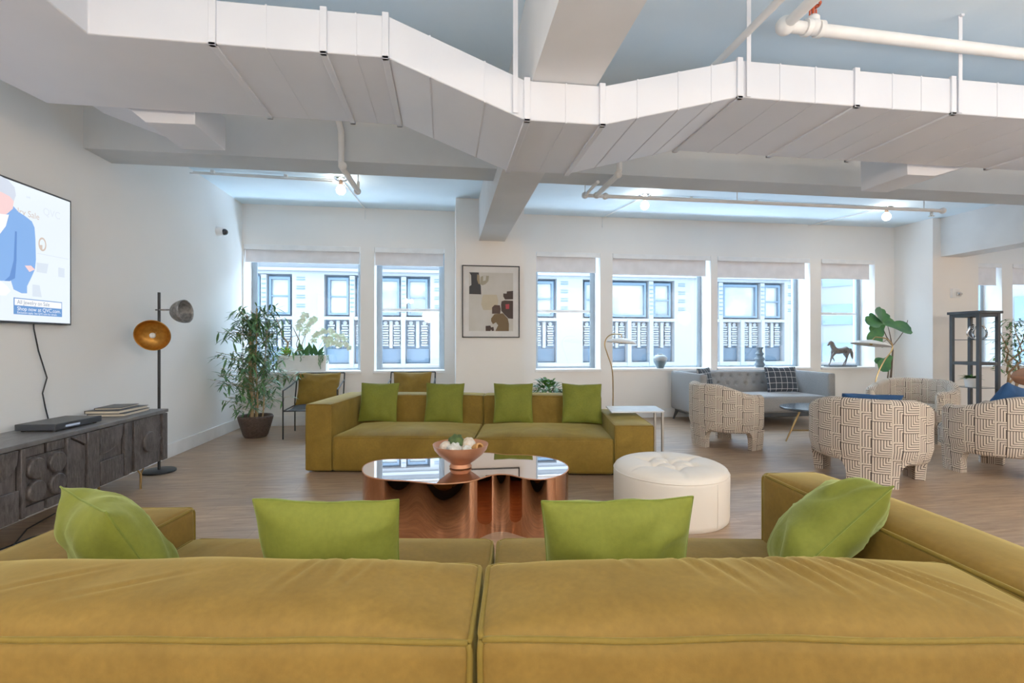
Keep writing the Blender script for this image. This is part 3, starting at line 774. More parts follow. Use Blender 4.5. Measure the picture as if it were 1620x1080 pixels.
ball('rattan_ball', (.04, -.045, .112), .036, M['whiteb'], 'smaller whitish ball in front of the cream ball in the copper bowl')
k = MB(); k.lathe([(.004, -.04), (.03, -.034), (.034, 0), (.03, .034), (.02, .034), (.022, 0), (.004, -.02)], n=20, cap=False)
o = k.build('wooden_pod', M['orange'], loc=bw + Vector((.115, -.02, .132)), rot=(R(70), 0, R(30))); tag(o, 'hollow orange-brown pod at the right side of the copper bowl', 'decoration')
ball('rattan_ball', (.0, .0, .095), .04, M['shell'], 'beige ball buried under the others in the copper bowl')

# ================================================================== OTTOMAN
ot = empty('ottoman', W(1.15, 3.50), 0, 'round ivory tufted ottoman beside the coffee table', 'ottoman')
k = MB(); k.lathe([(.385, 0), (.395, .01), (.40, .04), (.402, .30), (.398, .325), (.385, .335)], n=72, cap=False); k.build('body', M['cream'], ot, auto=0)
k = MB(); k.tube([(.401, 0, .02), (.404, 0, .16), (.402, 0, .31)], .0025, 6)
k.tube([(.399 * math.cos(a * PI / 36), .399 * math.sin(a * PI / 36), .322) for a in range(72)], .004, 6, closed=True)
k.build('seam', M['cream'], ot, rot=(0, 0, R(-68)))
tuf = [(.17 * math.cos(a), .17 * math.sin(a)) for a in [R(20 + 60 * j) for j in range(6)]] + [(0, 0)]
k = MB(); vs = []; fs = []; nr, na = 44, 144
for i in range(nr + 1):
    r = .398 * (i / nr)
    for j in range(na):
        a = 2 * PI * j / na; x, y = r * math.cos(a), r * math.sin(a)
        z = .325 + .058 * (1 - (r / .398) ** 6) ** .5 if r < .397 else .325
        for (tx, ty) in tuf:
            d = math.hypot(x - tx, y - ty); z -= .044 * math.exp(-(d / .036) ** 1.2)
        for ti in range(6):
            ax, ay = tuf[ti]; bx, by = tuf[(ti + 1) % 6]
            for (qx, qy, wx, wy) in ((ax, ay, bx, by), (ax, ay, 0, 0), (ax, ay, ax * 2.3, ay * 2.3)):
                dx, dy = wx - qx, wy - qy; L2 = dx * dx + dy * dy; t = max(0, min(1, ((x - qx) * dx + (y - qy) * dy) / L2))
                d = math.hypot(x - qx - t * dx, y - qy - t * dy); z -= .010 * math.exp(-(d / .012) ** 2) * (1 if r < .37 else .4)
        vs.append((x, y, z))
for i in range(nr):
    for j in range(na): fs.append((i * na + j, (i + 1) * na + j, (i + 1) * na + (j + 1) % na, i * na + (j + 1) % na))
k.add(vs, fs); k.build('seat', M['cream'], ot, auto=0)
for (tx, ty) in tuf:
    k = MB(); k.sphere((tx, ty, .342), .013, 12, 8, (1, 1, .5)); k.build('button', M['cream'], ot)

# ================================================================== CONSOLE, TV
cy0, cy1, cxf, cxb, cz0, cz1 = 2.55, 4.76, -2.53, -2.93, .185, .64
cn = empty('media_console', (-2.73, 3.65, 0), 0, 'low carved blackened-wood media console on brass legs under the television', 'media console')
def cl(x, y, z): return (x + 2.73, y - 3.65, z)
def cbox(k, a, b): k.box(cl(*a), cl(*b))
k = MB(); cbox(k, (cxb, cy0, cz0), (cxf, cy1, cz1 - .03)); k.build('carcass', M['carved'], cn, bevel=.004)
k = MB(); cbox(k, (cxb - .005, cy0 - .01, cz1 - .03), (cxf + .03, cy1 + .01, cz1)); k.build('top_panel', M['carvtop'], cn, bevel=.004)
k = MB(); cbox(k, (cxf, cy0 + .004, cz0 + .004), (cxf + .004, cy1 - .004, cz1 - .032)); k.build('groove_shade_sheet', mat('painted_groove_shade', (.012, .010, .010), .8), cn, smooth=False)  # dark sheet added so the gaps between door panels read as shaded
z0, z1 = cz0 + .004, cz1 - .035
def panel(poly, d, k): k.prism([(y - 3.65, z) for y, z in poly][::1], cxf + 2.73, cxf + d + 2.73, 'x')
def disc(k, y, z, r, d): k.lathe([(r, 0), (r, d - .006), (r - .006, d), (.001, d)], n=28, mtx=Matrix.Translation(cl(cxf, y, z)) @ Matrix.Rotation(R(90), 4, 'Y'))
def door(ya, yb, fn):
    k = MB(); fn(k, ya, yb); k.build('door', M['carved'], cn, bevel=.003)
def rect(k, a, b, c, d, t): panel([(a, c), (b, c), (b, d), (a, d)], t, k)
def d1(k, a, b):   # diamond and disc (far right)
    w = b - a; zm = (z0 + z1) / 2; g = .008
    rect(k, a, a + .05, z0, z1, .03); rect(k, a + .062, a + .11, z0, z1, .016)
    A = a + .122; E = b - .085
    panel([(A, z0), (A + .19, z0), (E, zm), (A + .17, z1), (A, z1)], .026, k)
    panel([(A + .19 + g, z0), (E, z0), (E, zm - g)], .016, k); panel([(A + .17 + g, z1), (E, zm + g), (E, z1)], .016, k)
    rect(k, E + .012, b, z0, z1, .03); disc(k, A + .19, zm + .0, .088, .042)
def d2(k, a, b):   # notched panel + arch
    zm = (z0 + z1) / 2; w = b - a
    panel([(a, z0), (a + .14, z0), (a + .14, zm + .12), (a, z1 - .01)], .02, k); panel([(a, z1), (a + .13, z1), (a + .14, zm + .13)], .03, k)
    rect(k, a + .152, a + .27, z0, z1, .03)
    L = a + .282; Rr = b - .012
    rect(k, L, Rr, z0, zm - .03, .03)
    pts = [(L, z1), (L, zm + .02)]
    for q in range(9): t = q / 8 * PI / 2; pts.append((L + (Rr - L) * math.sin(t) * .98, zm + .15 - .13 * math.cos(t)))
    pts += [(Rr, z1)]
    panel(pts, .028, k); rect(k, L, Rr, zm - .03, zm + .15, .012)
def d3(k, a, b):   # four discs
    zm = (z0 + z1) / 2; w = b - a; m = (a + b) / 2
    rect(k, a, a + .03, z0, z1, .03); rect(k, b - .03, b, z0, z1, .03)
    rect(k, a + .04, m - .012, z0, zm - .15, .02); rect(k, m + .012, b - .04, z0, zm - .15, .02)
    rect(k, a + .04, m - .012, zm + .15, z1, .02); rect(k, m + .012, b - .04, zm + .15, z1, .02)
    rect(k, a + .04, b - .04, zm - .145, zm + .145, .014)
    r = .066
    for s_ in (-1, 1):
        for t in (-1, 1): disc(k, m + s_ * w * .215, zm + t * .07, r, .04)
door(4.17, 4.755, d1); door(3.62, 4.165, d2); door(3.235, 3.615, d3); door(2.66, 3.23, d2); door(2.555, 2.655, lambda k, a, b: rect(k, a, b, z0, z1, .03))
for ly in (4.47, 2.95):
    for lx in (-2.56, -2.88):
        k = MB(); p = cl(lx, ly, 0)
        k.tube([(p[0], p[1] - .006, 0), (p[0], p[1] - .006, .13), (p[0], p[1] - .055, .187)], .006, 8); k.tube([(p[0], p[1] + .006, 0), (p[0], p[1] + .006, .13), (p[0], p[1] + .055, .187)], .006, 8)
        k.build('leg', M['brass'], cn)
# books, box
def book(p, w, d, h, rz, cm, lab):
    e = empty('book', p, rz, lab, 'book', 'books stacked on the media console')
    k = MB(); k.box((-w / 2, -d / 2, 0), (w / 2, d / 2, .004)); k.box((-w / 2, -d / 2, h - .004), (w / 2, d / 2, h)); k.box((-w / 2, -d / 2, 0), (-w / 2 + .004, d / 2, h)); k.build('cover', cm, e, bevel=.001)
    k = MB(); k.box((-w / 2 + .004, -d / 2 + .006, .004), (w / 2 - .006, d / 2 - .006, h - .004)); k.build('pages', M['paper'], e, smooth=False)
    return e
book((-2.72, 4.47, .640), .27, .36, .026, R(2), M['char'], 'thick dark book with cream pages, lowest of the stack')
book((-2.73, 4.46, .666), .26, .36, .026, R(-3), M['char'], 'cream-paged book with dark cover, middle of the stack')
book((-2.74, 4.47, .692), .19, .27, .016, R(4), M['dplastic'], 'small dark notebook on top of the book stack')
k = MB(); k.box((-.13, -.2, .008), (.13, .2, .052)); 
st = k.build('set_top_box', M['dplastic'], bevel=.004, loc=(-2.72, 3.84, .64), rot=(0, 0, R(-4))); tag(st, 'flat black cable box on the media console beneath the television', 'cable box')
k = MB()
for a in (-.17, .17):
    for b in (-.1, .1): k.lathe([(.012, 0), (.012, .009)], (b, a, 0), 10)
k.build('foot', M['black'], st)
k = MB(); k.box((.1301, -.12, .02), (.1306, .0, .034)); k.build('display', mat('box_display', (.1, .1, .12), .2, em=(.5, .6, .8), ems=.3), st, smooth=False)

tv = empty('television', (-2.93, 3.36, 1.865), 0, 'wall-mounted flat television showing a man in a blue jacket and a sale banner', 'television')
TY0, TY1, TZ0, TZ1 = 2.50, 4.20, 1.375, 2.35
def tl(y, z): return (y - 3.36, z - 1.865)
k = MB(); k.box((0, TY0 - 3.36, TZ0 - 1.865), (.03, TY1 - 3.36, TZ1 - 1.865)); k.build('bezel', M['dplastic'], tv, bevel=.004)
k = MB(); k.box((-.018, -.3, -.25), (0, .3, .25)); k.build('wall_bracket', M['black'], tv)
def emat(name, c, s=.66):
    m, nt, bs = newmat(name); bs.inputs['Base Color'].default_value = (c[0] * .1, c[1] * .1, c[2] * .1, 1); bs.inputs['Roughness'].default_value = .3
    bs.inputs['Emission Color'].default_value = (*c, 1); bs.inputs['Emission Strength'].default_value = s; return m
E = {n_: emat('screen_' + n_, c) for n_, c in dict(bg=(.80, .88, .97), jacket=(.20, .40, .80), jdark=(.10, .24, .60), skin=(.92, .62, .62), hair=(.62, .68, .80), banner=(.10, .26, .58), white=(.93, .95, 1), grey=(.50, .60, .72), text=(.16, .20, .28), gold=(.62, .50, .42), edge=(.68, .84, .98)).items()}
def flat(polys, name, m, x, par=tv):
    k = MB()
    for p in polys:
        p = [tl(*q) for q in p]
        ar = sum(p[i][0] * p[(i + 1) % len(p)][1] - p[(i + 1) % len(p)][0] * p[i][1] for i in range(len(p)))
        if ar < 0: p = p[::-1]
        k.add([(x, q[0], q[1]) for q in p], [list(range(len(p)))])
    return k.build(name, m, par, smooth=False)
flat([[(TY0 + .015, TZ0 + .015), (TY1 - .015, TZ0 + .015), (TY1 - .015, TZ1 - .015), (TY0 + .015, TZ1 - .015)]], 'screen', E['bg'], .0305)
figx = 3.50
def mir(P): return P + [(2 * figx - y, z) for y, z in reversed(P)]
jk = [(3.60, 2.10), (3.69, 2.166), (3.727, 2.138), (3.777, 2.124), (3.835, 2.1), (3.858, 2.061), (3.865, 1.983), (3.87, 1.837), (3.861, 1.763), (3.828, 1.696), (3.796, 1.637), (3.796, 1.587), (3.752, 1.583), (3.69, 1.603), (3.67, 1.66), (3.60, 1.65)]
pim = flat([mir(jk)], 'picture', E['jacket'], .031)
flat([[(3.70, 2.0), (3.715, 2.0), (3.712, 1.80), (3.70, 1.68), (3.66, 1.655), (3.62, 1.652), (3.66, 1.69), (3.69, 1.80)], [(3.60, 1.98), (3.64, 2.04), (3.66, 2.10), (3.652, 2.10), (3.63, 2.04), (3.595, 1.985)]], 'picture', E['jdark'], .0314)
flat([[(3.777, 1.778), (3.828, 1.786), (3.861, 1.763), (3.815, 1.739)], mir([(3.5, 2.075), (3.60, 2.072), (3.643, 2.105), (3.684, 2.148), (3.69, 2.193), (3.705, 2.245), (3.696, 2.291), (3.667, 2.315), (3.6, 2.33)])], 'picture', E['skin'], .0314)
flat([mir([(3.50, 2.235), (3.60, 2.235), (3.66, 2.225), (3.69, 2.20), (3.707, 2.245), (3.697, 2.296), (3.65, 2.329), (3.6, 2.338), (3.5, 2.342)])], 'picture', E['hair'], .0317)
flat([[(3.43, 2.09), (3.597, 2.09), (3.655, 2.10), (3.631, 2.018), (3.57, 1.93), (3.55, 1.80), (3.46, 1.80), (3.44, 2.0)], [(3.35, 1.645), (3.60, 1.645), (3.643, 1.619), (3.667, 1.59), (3.631, 1.555), (3.35, 1.54)]], 'picture', E['white'], .0319)
flat([[(3.881, 1.885), (4.164, 1.890), (4.164, 1.886), (3.881, 1.881)], [(3.874, 1.815), (3.978, 1.821), (3.963, 1.749), (3.874, 1.748)], [(4.07, 1.81), (4.13, 1.81), (4.13, 1.74), (4.07, 1.74)], [(3.84, 1.655), (3.90, 1.655), (3.92, 1.57), (3.84, 1.57)]], 'picture', emat('screen_pale', (.66, .74, .84)), .0311)
ringp = [(3.925 + .035 * math.cos(a * PI / 12), 1.955 + .05 * math.sin(a * PI / 12)) for a in range(24)]
ringi = [(3.925 + .024 * math.cos(a * PI / 12), 1.955 + .037 * math.sin(a * PI / 12)) for a in range(24)]
flat([[ringp[i], ringp[(i + 1) % 24], ringi[(i + 1) % 24], ringi[i]] for i in range(24)] + [[(3.895, 1.945), (3.925, 1.95), (3.925, 1.915), (3.9, 1.92)]], 'picture', E['gold'], .0312)
bn = flat([[(3.688, 1.549), (4.104, 1.549), (4.104, 1.436), (3.688, 1.436)]], 'banner', E['banner'], .0322)
flat([[(3.696, 1.543), (4.098, 1.543), (4.098, 1.498), (3.696, 1.498)]], 'banner_strip', E['white'], .0325, tv)
def text(body, y, z, size, m, x=.0330, ext=0, sx=1):
    cu = bpy.data.curves.new('lettering', 'FONT'); cu.body = body; cu.size = size; cu.extrude = ext
    cu.materials.append(m); o = bpy.data.objects.new('lettering', cu); col.objects.link(o); o.parent = tv
    bpy.context.view_layer.update()
    me = bpy.data.meshes.new_from_object(o.evaluated_get(bpy.context.evaluated_depsgraph_get())); bpy.data.objects.remove(o)
    o = bpy.data.objects.new('lettering', me); col.objects.link(o); o.parent = tv
    o.location = (x, y - 3.36, z - 1.865); o.rotation_euler = (R(90), 0, R(90)); o.scale = (sx, 1, 1); return o
text('All Jewelry on Sale', 3.715, 1.508, .040, E['text'], sx=.90)
text('Shop now at QVC.com.', 3.715, 1.464, .038, E['white'], sx=1.02)
text('Exclusions apply. See QVC.com for details.', 3.715, 1.443, .020, E['white'], sx=.98)
text('Jewelry Sale', 3.60, 2.125, .062, E['gold'], x=.0308, sx=1.0)
text('QVC', 3.93, 2.175, .075, emat('screen_faint', (.70, .77, .86)), x=.0309)
text('LIVE', 3.79, 2.255, .018, E['grey'], x=.0309)
k = MB(); k.tube([(-2.935, 3.895, 1.40), (-2.935, 3.90, 1.34), (-2.935, 3.94, 1.18), (-2.935, 4.015, .98), (-2.935, 3.975, .87), (-2.935, 4.0, .76), (-2.935, 4.03, .66), (-2.94, 4.03, .5)], .0045, 8)
o = k.build('power_cable', M['black']); tag(o, 'thin black cable hanging from the television to the console', 'cable')
k = MB(); k.tube([(-2.65, 3.2, .006), (-2.6, 3.45, .006), (-2.52, 3.5, .006), (-2.50, 3.38, .006), (-2.6, 3.3, .006), (-2.75, 3.6, .006), (-2.8, 3.9, .006)], .005, 8)
o = k.build('floor_cable', M['black']); tag(o, 'dark cable curled on the floor under the media console', 'cable')

# ================================================================== FLOOR LAMP LEFT
lm = empty('floor_lamp', (-2.72, 5.03, 0), 0, 'slim floor lamp with one grey and one amber dome shade behind the console', 'floor lamp')
k = MB(); k.tube([(0, 0, .02), (0, 0, 1.72)], .0125, 12); k.build('pole', M['black'], lm)
k = MB(); k.lathe([(.14, 0), (.14, .015), (.13, .022), (.02, .026)], n=36); k.build('base', M['black'], lm)
def dome(mt, r, d, mtx):
    k = MB(); pr = []
    for q in range(11):
        t = q / 10 * PI / 2; pr.append((max(.004, r * math.sin(t)), -d * math.cos(t)))
    for q in range(10, -1, -1):
        t = q / 10 * PI / 2; pr.append((max(.003, (r - .006) * math.sin(t)), -(d - .006) * math.cos(t)))
    k.lathe(pr, n=40, mtx=mtx, cap=False); return k.build('lamp_shade', mt, lm, auto=0)
k = MB(); k.tube([(-.03, .0, 1.553), (.12, -.02, 1.553)], .008, 8); k.build('arm', M['gdome'], lm)
dome(M['gdome'], .112, .14, Matrix.Translation((.255, -.035, 1.54)) @ Matrix.Rotation(R(-8), 4, 'Z') @ Matrix.Rotation(R(84), 4, 'Y'))['label'] = 'mottled grey dome shade'
k = MB(); k.tube([(0, 0, 1.315), (.02, -.06, 1.315)], .008, 8); k.build('arm', M['gdome'], lm)
dome(M['amber'], .145, .10, Matrix.Translation((.045, -.19, 1.305)) @ Matrix.Rotation(R(12), 4, 'Z') @ Matrix.Rotation(R(105), 4, 'X'))['label'] = 'amber dome shade facing the room'
k = MB(); k.sphere((.045, -.185, 1.305), .026, 14, 10); k.build('bulb', M['potw'], lm)

# ================================================================== BAMBOO PLANT
def pot(name, prof, m, c, par): 
    k = MB(); k.lathe(prof, c, 32); return k.build(name, m, par)
def bamboo(loc, lab, canes, clusters, rad, zr, leafL, seed, basket=True, clampx=None, m=None, cm=None):
    rnd = random.Random(seed)
    e = empty('potted_bamboo', loc, 0, lab, 'potted plant')
    k = MB(); k.lathe([(.0, .0), (.13, 0), (.15, .03), (.205, .22), (.215, .265), (.20, .285), (.18, .275), (.175, .24), (.0, .24)], n=36, cap=False); k.build('basket', M['basket'], e)
    k = MB(); k.lathe([(.0, .245), (.178, .243)], n=24, cap=False); k.build('soil', M['soil'], e)
    tops = []
    for (x, y, dx, dy, h, r) in canes:
        k = MB(); pts = []; rr = []
        for q in range(15):
            t = q / 14; pts.append((x + dx * t + .01 * math.sin(t * 9), y + dy * t, .23 + h * t)); rr.append(r * (1 - .45 * t) * (1.12 if q % 2 else 1))
        k.tube(pts, rr, 8); k.build('cane', cm or M['cane'], e); tops.append((x, y, dx, dy, h))
    lf = MB(); br = MB()
    for i in range(clusters):
        x, y, dx, dy, h = tops[i % len(tops)]
        z = zr[0] + (zr[1] - zr[0]) * rnd.random() ** .8
        t = min(1, (z - .23) / h); a = rnd.uniform(0, 2 * PI)
        rr = rad * rnd.uniform(.25, 1) * (.55 + .45 * math.sin(PI * min(1, max(0, (z - zr[0]) / (zr[1] - zr[0]) * .8 + .25))))
        base = Vector((x + dx * t, y + dy * t, z - .12)); tip = base + Vector((rr * math.cos(a), rr * math.sin(a), .10 + rnd.uniform(-.04, .12)))
        if clampx is not None:
            tip.x = max(tip.x, clampx - loc[0] + .08)
        br.tube([base, (base + tip) / 2 + Vector((0, 0, .03)), tip], .0022, 4)
        for q in range(rnd.randint(7, 11)):
            a2 = rnd.uniform(0, 2 * PI); el = rnd.uniform(-.9, .7); L = leafL * rnd.uniform(.6, 1.15)
            b0 = base.lerp(tip, rnd.uniform(.45, 1))
            d = Vector((math.cos(a2) * math.cos(el), math.sin(a2) * math.cos(el), math.sin(el)))
            tp = b0 + d * L
            if clampx is not None: tp.x = max(tp.x, clampx - loc[0] + .01)
            lf.leaf(b0, tp, L * .17, droop=.16, seg=3, fold=.12)
    lf.build('foliage', m or M['leafd'], e, auto=0); br.build('twigs', cm or M['cane'], e, auto=0)
    return e
bamboo((-2.47, 6.72, 0), 'tall potted bamboo plant in a dark woven basket in the left window corner',
       [(-.03, -.05, -.02, -.02, 1.25, .022), (.04, -.07, .01, -.05, 1.45, .012), (.09, -.02, .05, .0, 1.2, .009), (-.02, .05, -.08, .0, 1.3, .009)], 210, .56, (.42, 1.66), .16, 3, clampx=XL)

# ================================================================== ORCHID PLANTER
op = empty('orchid_planter', (-2.13, 7.64, .806), 0, 'white window-sill planter with white orchids, branches and trailing greens', 'potted plant')
k = MB()
k.box((-.35, -.09, 0), (.35, -.078, .235)); k.box((-.35, .078, 0), (.35, .09, .235)); k.box((-.35, -.078, 0), (-.338, .078, .235)); k.box((.338, -.078, 0), (.35, .078, .235)); k.box((-.338, -.078, 0), (.338, .078, .02))
k.build('planter_box', M['potw'], op, bevel=.003)
boxo('soil', (-.338, -.078, .02), (.338, .078, .215), M['soil'], op, bevel=0)
rnd = random.Random(5)
br = MB()
br.tube([(-.26, 0, .2), (-.22, 0, .42), (-.29, -.01, .52), (-.36, 0, .72), (-.40, 0, .82)], [.018, .016, .012, .008, .005], 6); br.tube([(-.22, 0, .42), (-.16, .02, .52), (0, .02, .56)], [.008, .005, .003], 6)
br.tube([(-.16, 0, .2), (-.08, 0, .32), (-.06, .02, .45), (-.15, 0, .66)], [.016, .013, .010, .005], 6); br.tube([(-.05, 0, .2), (-.10, 0, .40), (-.05, .01, .6)], [.008, .006, .003], 6)
br.tube([(0, 0, .2), (-.02, .0, .4), (.03, 0, .55), (.0, 0, .72)], [.01, .007, .005, .003], 6); br.build('branches', M['bark'], op)
stemb = MB(); pet = MB()
for (a, b_2, c) in (((.02, 0, .25), (.0, 0, .75), (.18, 0, .78)), ((-.05, .02, .25), (-.1, 0, .8), (.06, -.03, .86)), ((.12, 0, .25), (.1, 0, .62), (.42, -.02, .60)), ((.26, 0, .25), (.30, 0, .56), (.68, -.03, .36)), ((.2, .02, .25), (.28, 0, .62), (.60, 0, .50))):
    a, b_2, c = Vector(a), Vector(b_2), Vector(c); pts = []
    for q in range(13):
        t = q / 12; pts.append(a * (1 - t) ** 2 + b_2 * 2 * t * (1 - t) + c * t * t)
    stemb.tube(pts, .003, 5)
    for q in range(5, 13):
        for rep in range(3):
            p = pts[q] + Vector((rnd.uniform(-.03, .03), rnd.uniform(-.04, .02), rnd.uniform(-.04, .03)))
            for j in range(5):
                an = j * 2 * PI / 5 + rnd.random(); d = Vector((math.cos(an), -.25 + rnd.uniform(-.2, .2), math.sin(an)))
                pet.leaf(p, p + d * .040, .030, nrm=(0, -1, 0), droop=.1, seg=2, shape='oval', fold=.1)
stemb.build('flower_stems', M['leafg'], op); pet.build('blossoms', M['petal'], op, auto=0)
lf = MB()
for i in range(34):   # lime fern
    a = rnd.uniform(0, PI * 2); L = rnd.uniform(.14, .28); b0 = Vector((-.24, 0, .22)); d = Vector((math.cos(a) * .5, math.sin(a) * .4, rnd.uniform(.2, 1))).normalized()
    lf.leaf(b0, b0 + d * L, .035, droop=.3, seg=3)
lf.build('lime_fern', M['leafl'], op, auto=0)
lf = MB()
for (x, tipx, tz, w) in ((.0, -.03, .44, .09), (.05, .10, .40, .09), (.14, .10, .45, .07), (.2, .17, .42, .075), (.22, .32, .38, .06), (.22, .33, .30, .05), (-.18, -.20, .12, .08), (-.1, -.06, .30, .06)):
    lf.leaf((x, -.03, .22), (tipx, -.09, tz), w, nrm=(0, -1, .2), droop=.05, seg=5, shape='oval')
for i in range(60):
    x = rnd.uniform(-.12, .3); b0 = Vector((x, rnd.uniform(-.07, .05), .21)); a = rnd.uniform(0, 2 * PI)
    lf.leaf(b0, b0 + Vector((math.cos(a) * .06, math.sin(a) * .05 - .02, rnd.uniform(-.03, .09))), .025, droop=.2, seg=2, shape='oval')
lf.build('orchid_leaves', M['leafb'], op, auto=0)
tr = MB()
for (x, y, L) in ((.25, -.1, .16), (.27, -.1, .22), (.29, -.1, .12), (.31, -.1, .09), (.36, -.06, .13), (.37, -.02, .10), (-.01, -.1, .10)):
    for q in range(int(L / .014)):
        tr.sphere((x + rnd.uniform(-.008, .008), y + rnd.uniform(-.006, .004), .235 - q * .014), .0075, 6, 5)
    tr.tube([(x, y + .03, .225), (x, y, .24), (x, y, .24 - L)], .0015, 4)
tr.build('trailing_vine', M['leafg'], op, auto=0)

# ================================================================== METAL ARMCHAIRS (left windows)
def lounge(loc, rz, lab, seed):
    e = empty('metal_armchair', loc, rz, lab, 'armchair', 'black metal armchairs with mustard cushions')
    r = .0095
    for s_ in (-1, 1):
        k = MB(); k.tube([(s_ * .33, -.33, 0), (s_ * .33, -.33, .62)], r, 8); k.build('leg', M['black'], e)
        k = MB(); k.tube([(s_ * .33, .27, 0), (s_ * .33, .27, .36), (s_ * .32, .22, .39), (s_ * .32, .36, .80)], r, 8); k.build('leg', M['black'], e)
        k = MB(); k.tube([(s_ * .33, -.33, .62), (s_ * .32, .0, .655), (s_ * .32, .30, .70)], r, 8); k.build('armrest', M['black'], e)
        k = MB(); k.tube([(s_ * .33, -.33, .36), (s_ * .33, .27, .36)], r, 8); k.build('side_rail', M['black'], e)
    k = MB(); k.tube([(-.33, -.33, .36), (.33, -.33, .36)], r, 8); k.tube([(-.33, .27, .36), (.33, .27, .36)], r, 8); k.tube([(-.32, .36, .80), (.32, .36, .80)], r, 8); k.build('cross_rail', M['black'], e)
    k = MB(); vs = []; fs = []
    for i in range(13):
        for j in range(9):
            y = -.33 + .60 * i / 12; x = -.32 + .64 * j / 8; vs.append((x, y, .362 - .035 * math.sin(PI * i / 12) * (1 - abs(x) * 1.2)))
    for i in range(12):
        for j in range(8): fs.append((i * 9 + j, i * 9 + j + 1, (i + 1) * 9 + j + 1, (i + 1) * 9 + j))
    k.add(vs, fs); o = k.build('seat', M['black'], e, auto=0); so_ = o.modifiers.new('s', 'SOLIDIFY'); so_.thickness = .008
    return e
ca = lounge((-1.74, 6.82, 0), R(3), 'black metal armchair with mustard cushion beside the potted bamboo', 1)
cb = lounge((-.48, 6.86, 0), R(-2), 'black metal armchair with mustard cushion behind the far sofa, under the narrow window', 2)
for (c, sd, lb) in ((ca, 31, 'square mustard cushion on the black metal armchair beside the bamboo'), (cb, 32, 'square mustard cushion on the black metal armchair hidden behind the far sofa')):
    mw = Matrix.Translation(c.location) @ Matrix.Rotation(c.rotation_euler.z, 4, 'Z')
    pw = .56 if sd == 31 else .54
    put_pillow(pw, .46, .13, mw @ Vector((.0, .09, .385)), c.rotation_euler.z, R(-24), lb, m=M['must2'], pm=M['must2'], seed=sd, name='seat_cushion' if False else 'back_cushion', wr=1.2, group='mustard armchair cushions')

# ================================================================== ARTWORK
pf = empty('framed_artwork', (.642, 6.797, 1.814), 0, 'black framed abstract print of brown and grey shapes on the central column', 'picture')
def pc(x, y): return ((x - 345) / 410 * .817, (478.5 - y) / 523 * 1.02)
hw, hh = .4085, .51
k = MB(); f = .014
k.box((-hw, -.028, -hh), (-hw + f, 0, hh)); k.box((hw - f, -.028, -hh), (hw, 0, hh)); k.box((-hw + f, -.028, -hh), (hw - f, 0, -hh + f)); k.box((-hw + f, -.028, hh - f), (hw - f, 0, hh)); k.build('frame', M['black'], pf, bevel=.002)
boxo('mat_board', (-hw + f, -.014, -hh + f), (hw - f, -.002, hh - f), mat('mat_board', (.74, .73, .72), .8), pf, bevel=0)
a0 = pc(188, 268); a1 = pc(503, 692)
boxo('print', (a0[0], -.0152, a1[1]), (a1[0], -.0138, a0[1]), mat('print_paper', (.55, .53, .49), .8, c2=(.60, .58, .55), vs=4), pf, bevel=0)
art = [((.055, .055, .06), [(190, 268), (258, 268), (262, 345), (272, 365), (275, 427), (190, 425), (190, 370), (205, 360), (203, 290)]),
       ((.33, .26, .16), [(246, 280), (262, 290), (266, 350), (255, 352), (245, 320)]),
       ((.36, .33, .25), [(266, 355), (270, 300), (292, 290), (330, 292), (326, 330), (305, 352), (285, 360)]),
       ((.58, .57, .53), [(288, 292), (310, 292), (306, 325), (288, 330)]),
       ((.56, .49, .36), [(290, 428), (385, 428), (396, 470), (388, 538), (290, 540), (275, 500), (280, 450)]),
       ((.06, .04, .035), [(458, 402), (503, 398), (503, 460), (445, 462), (432, 440), (432, 418), (456, 418)]),
       ((.06, .04, .035), [(420, 475), (440, 468), (503, 470), (503, 602), (470, 600), (440, 570), (418, 545), (416, 500)]),
       ((.50, .07, .08), [(448, 497), (476, 494), (474, 530), (450, 530)]),
       ((.085, .05, .04), [(352, 520), (370, 502), (408, 504), (414, 530), (410, 565), (352, 566)]),
       ((.18, .12, .06), [(345, 600), (370, 568), (430, 562), (465, 600), (473, 640), (472, 692), (375, 692), (395, 650), (380, 628), (358, 642), (345, 620)]),
       ((.07, .045, .04), [(306, 655), (340, 652), (345, 665), (362, 662), (366, 690), (350, 692), (346, 680), (340, 692), (306, 692)])]
for i, (c, P) in enumerate(art):
    k = MB(); pp = [pc(*q) for q in P]
    ar = sum(pp[j][0] * pp[(j + 1) % len(pp)][1] - pp[(j + 1) % len(pp)][0] * pp[j][1] for j in range(len(pp)))
    if ar < 0: pp = pp[::-1]
    yy = -.0155 - i * .0002
    k.add([(q[0], yy, q[1]) for q in pp], [list(range(len(pp)))]); k.build('painted_shape', mat('art_ink', c, .8), pf, smooth=False)
if False: boxo('glazing', (-hw + f, -.0225, -hh + f), (hw - f, -.021, hh - f), M['glass'], pf, bevel=0)

# ================================================================== SMALL WALL DEVICES
sc_ = empty('security_camera', (XL, 6.75, 2.687), 0, 'small white dome security camera high on the left wall', 'security camera')
k = MB(); k.lathe([(.065, 0), (.065, .02), (.055, .06), (.05, .075)], n=24, mtx=Matrix.Rotation(R(90), 4, 'Y')); k.build('housing', M['white'], sc_)
k = MB(); k.sphere((.085, 0, -.004), .042, 16, 12); k.build('lens', M['camb'], sc_)
al = empty('fire_alarm', (8.30, PY, 2.04), 0, 'white fire alarm strobe on the right pilaster above the display stand', 'fire alarm')
k = MB(); k.box((-.075, -.04, -.075), (.075, 0, .075)); k.build('housing', M['white'], al, bevel=.008)
k = MB(); k.box((-.005, -.07, -.05), (.06, -.04, .02)); k.lathe([(.02, 0), (.02, .03)], n=14, mtx=Matrix.Translation((.03, -.07, -.015)) @ Matrix.Rotation(R(90), 4, 'X')); k.build('strobe', M['chrome'], al, bevel=.004)

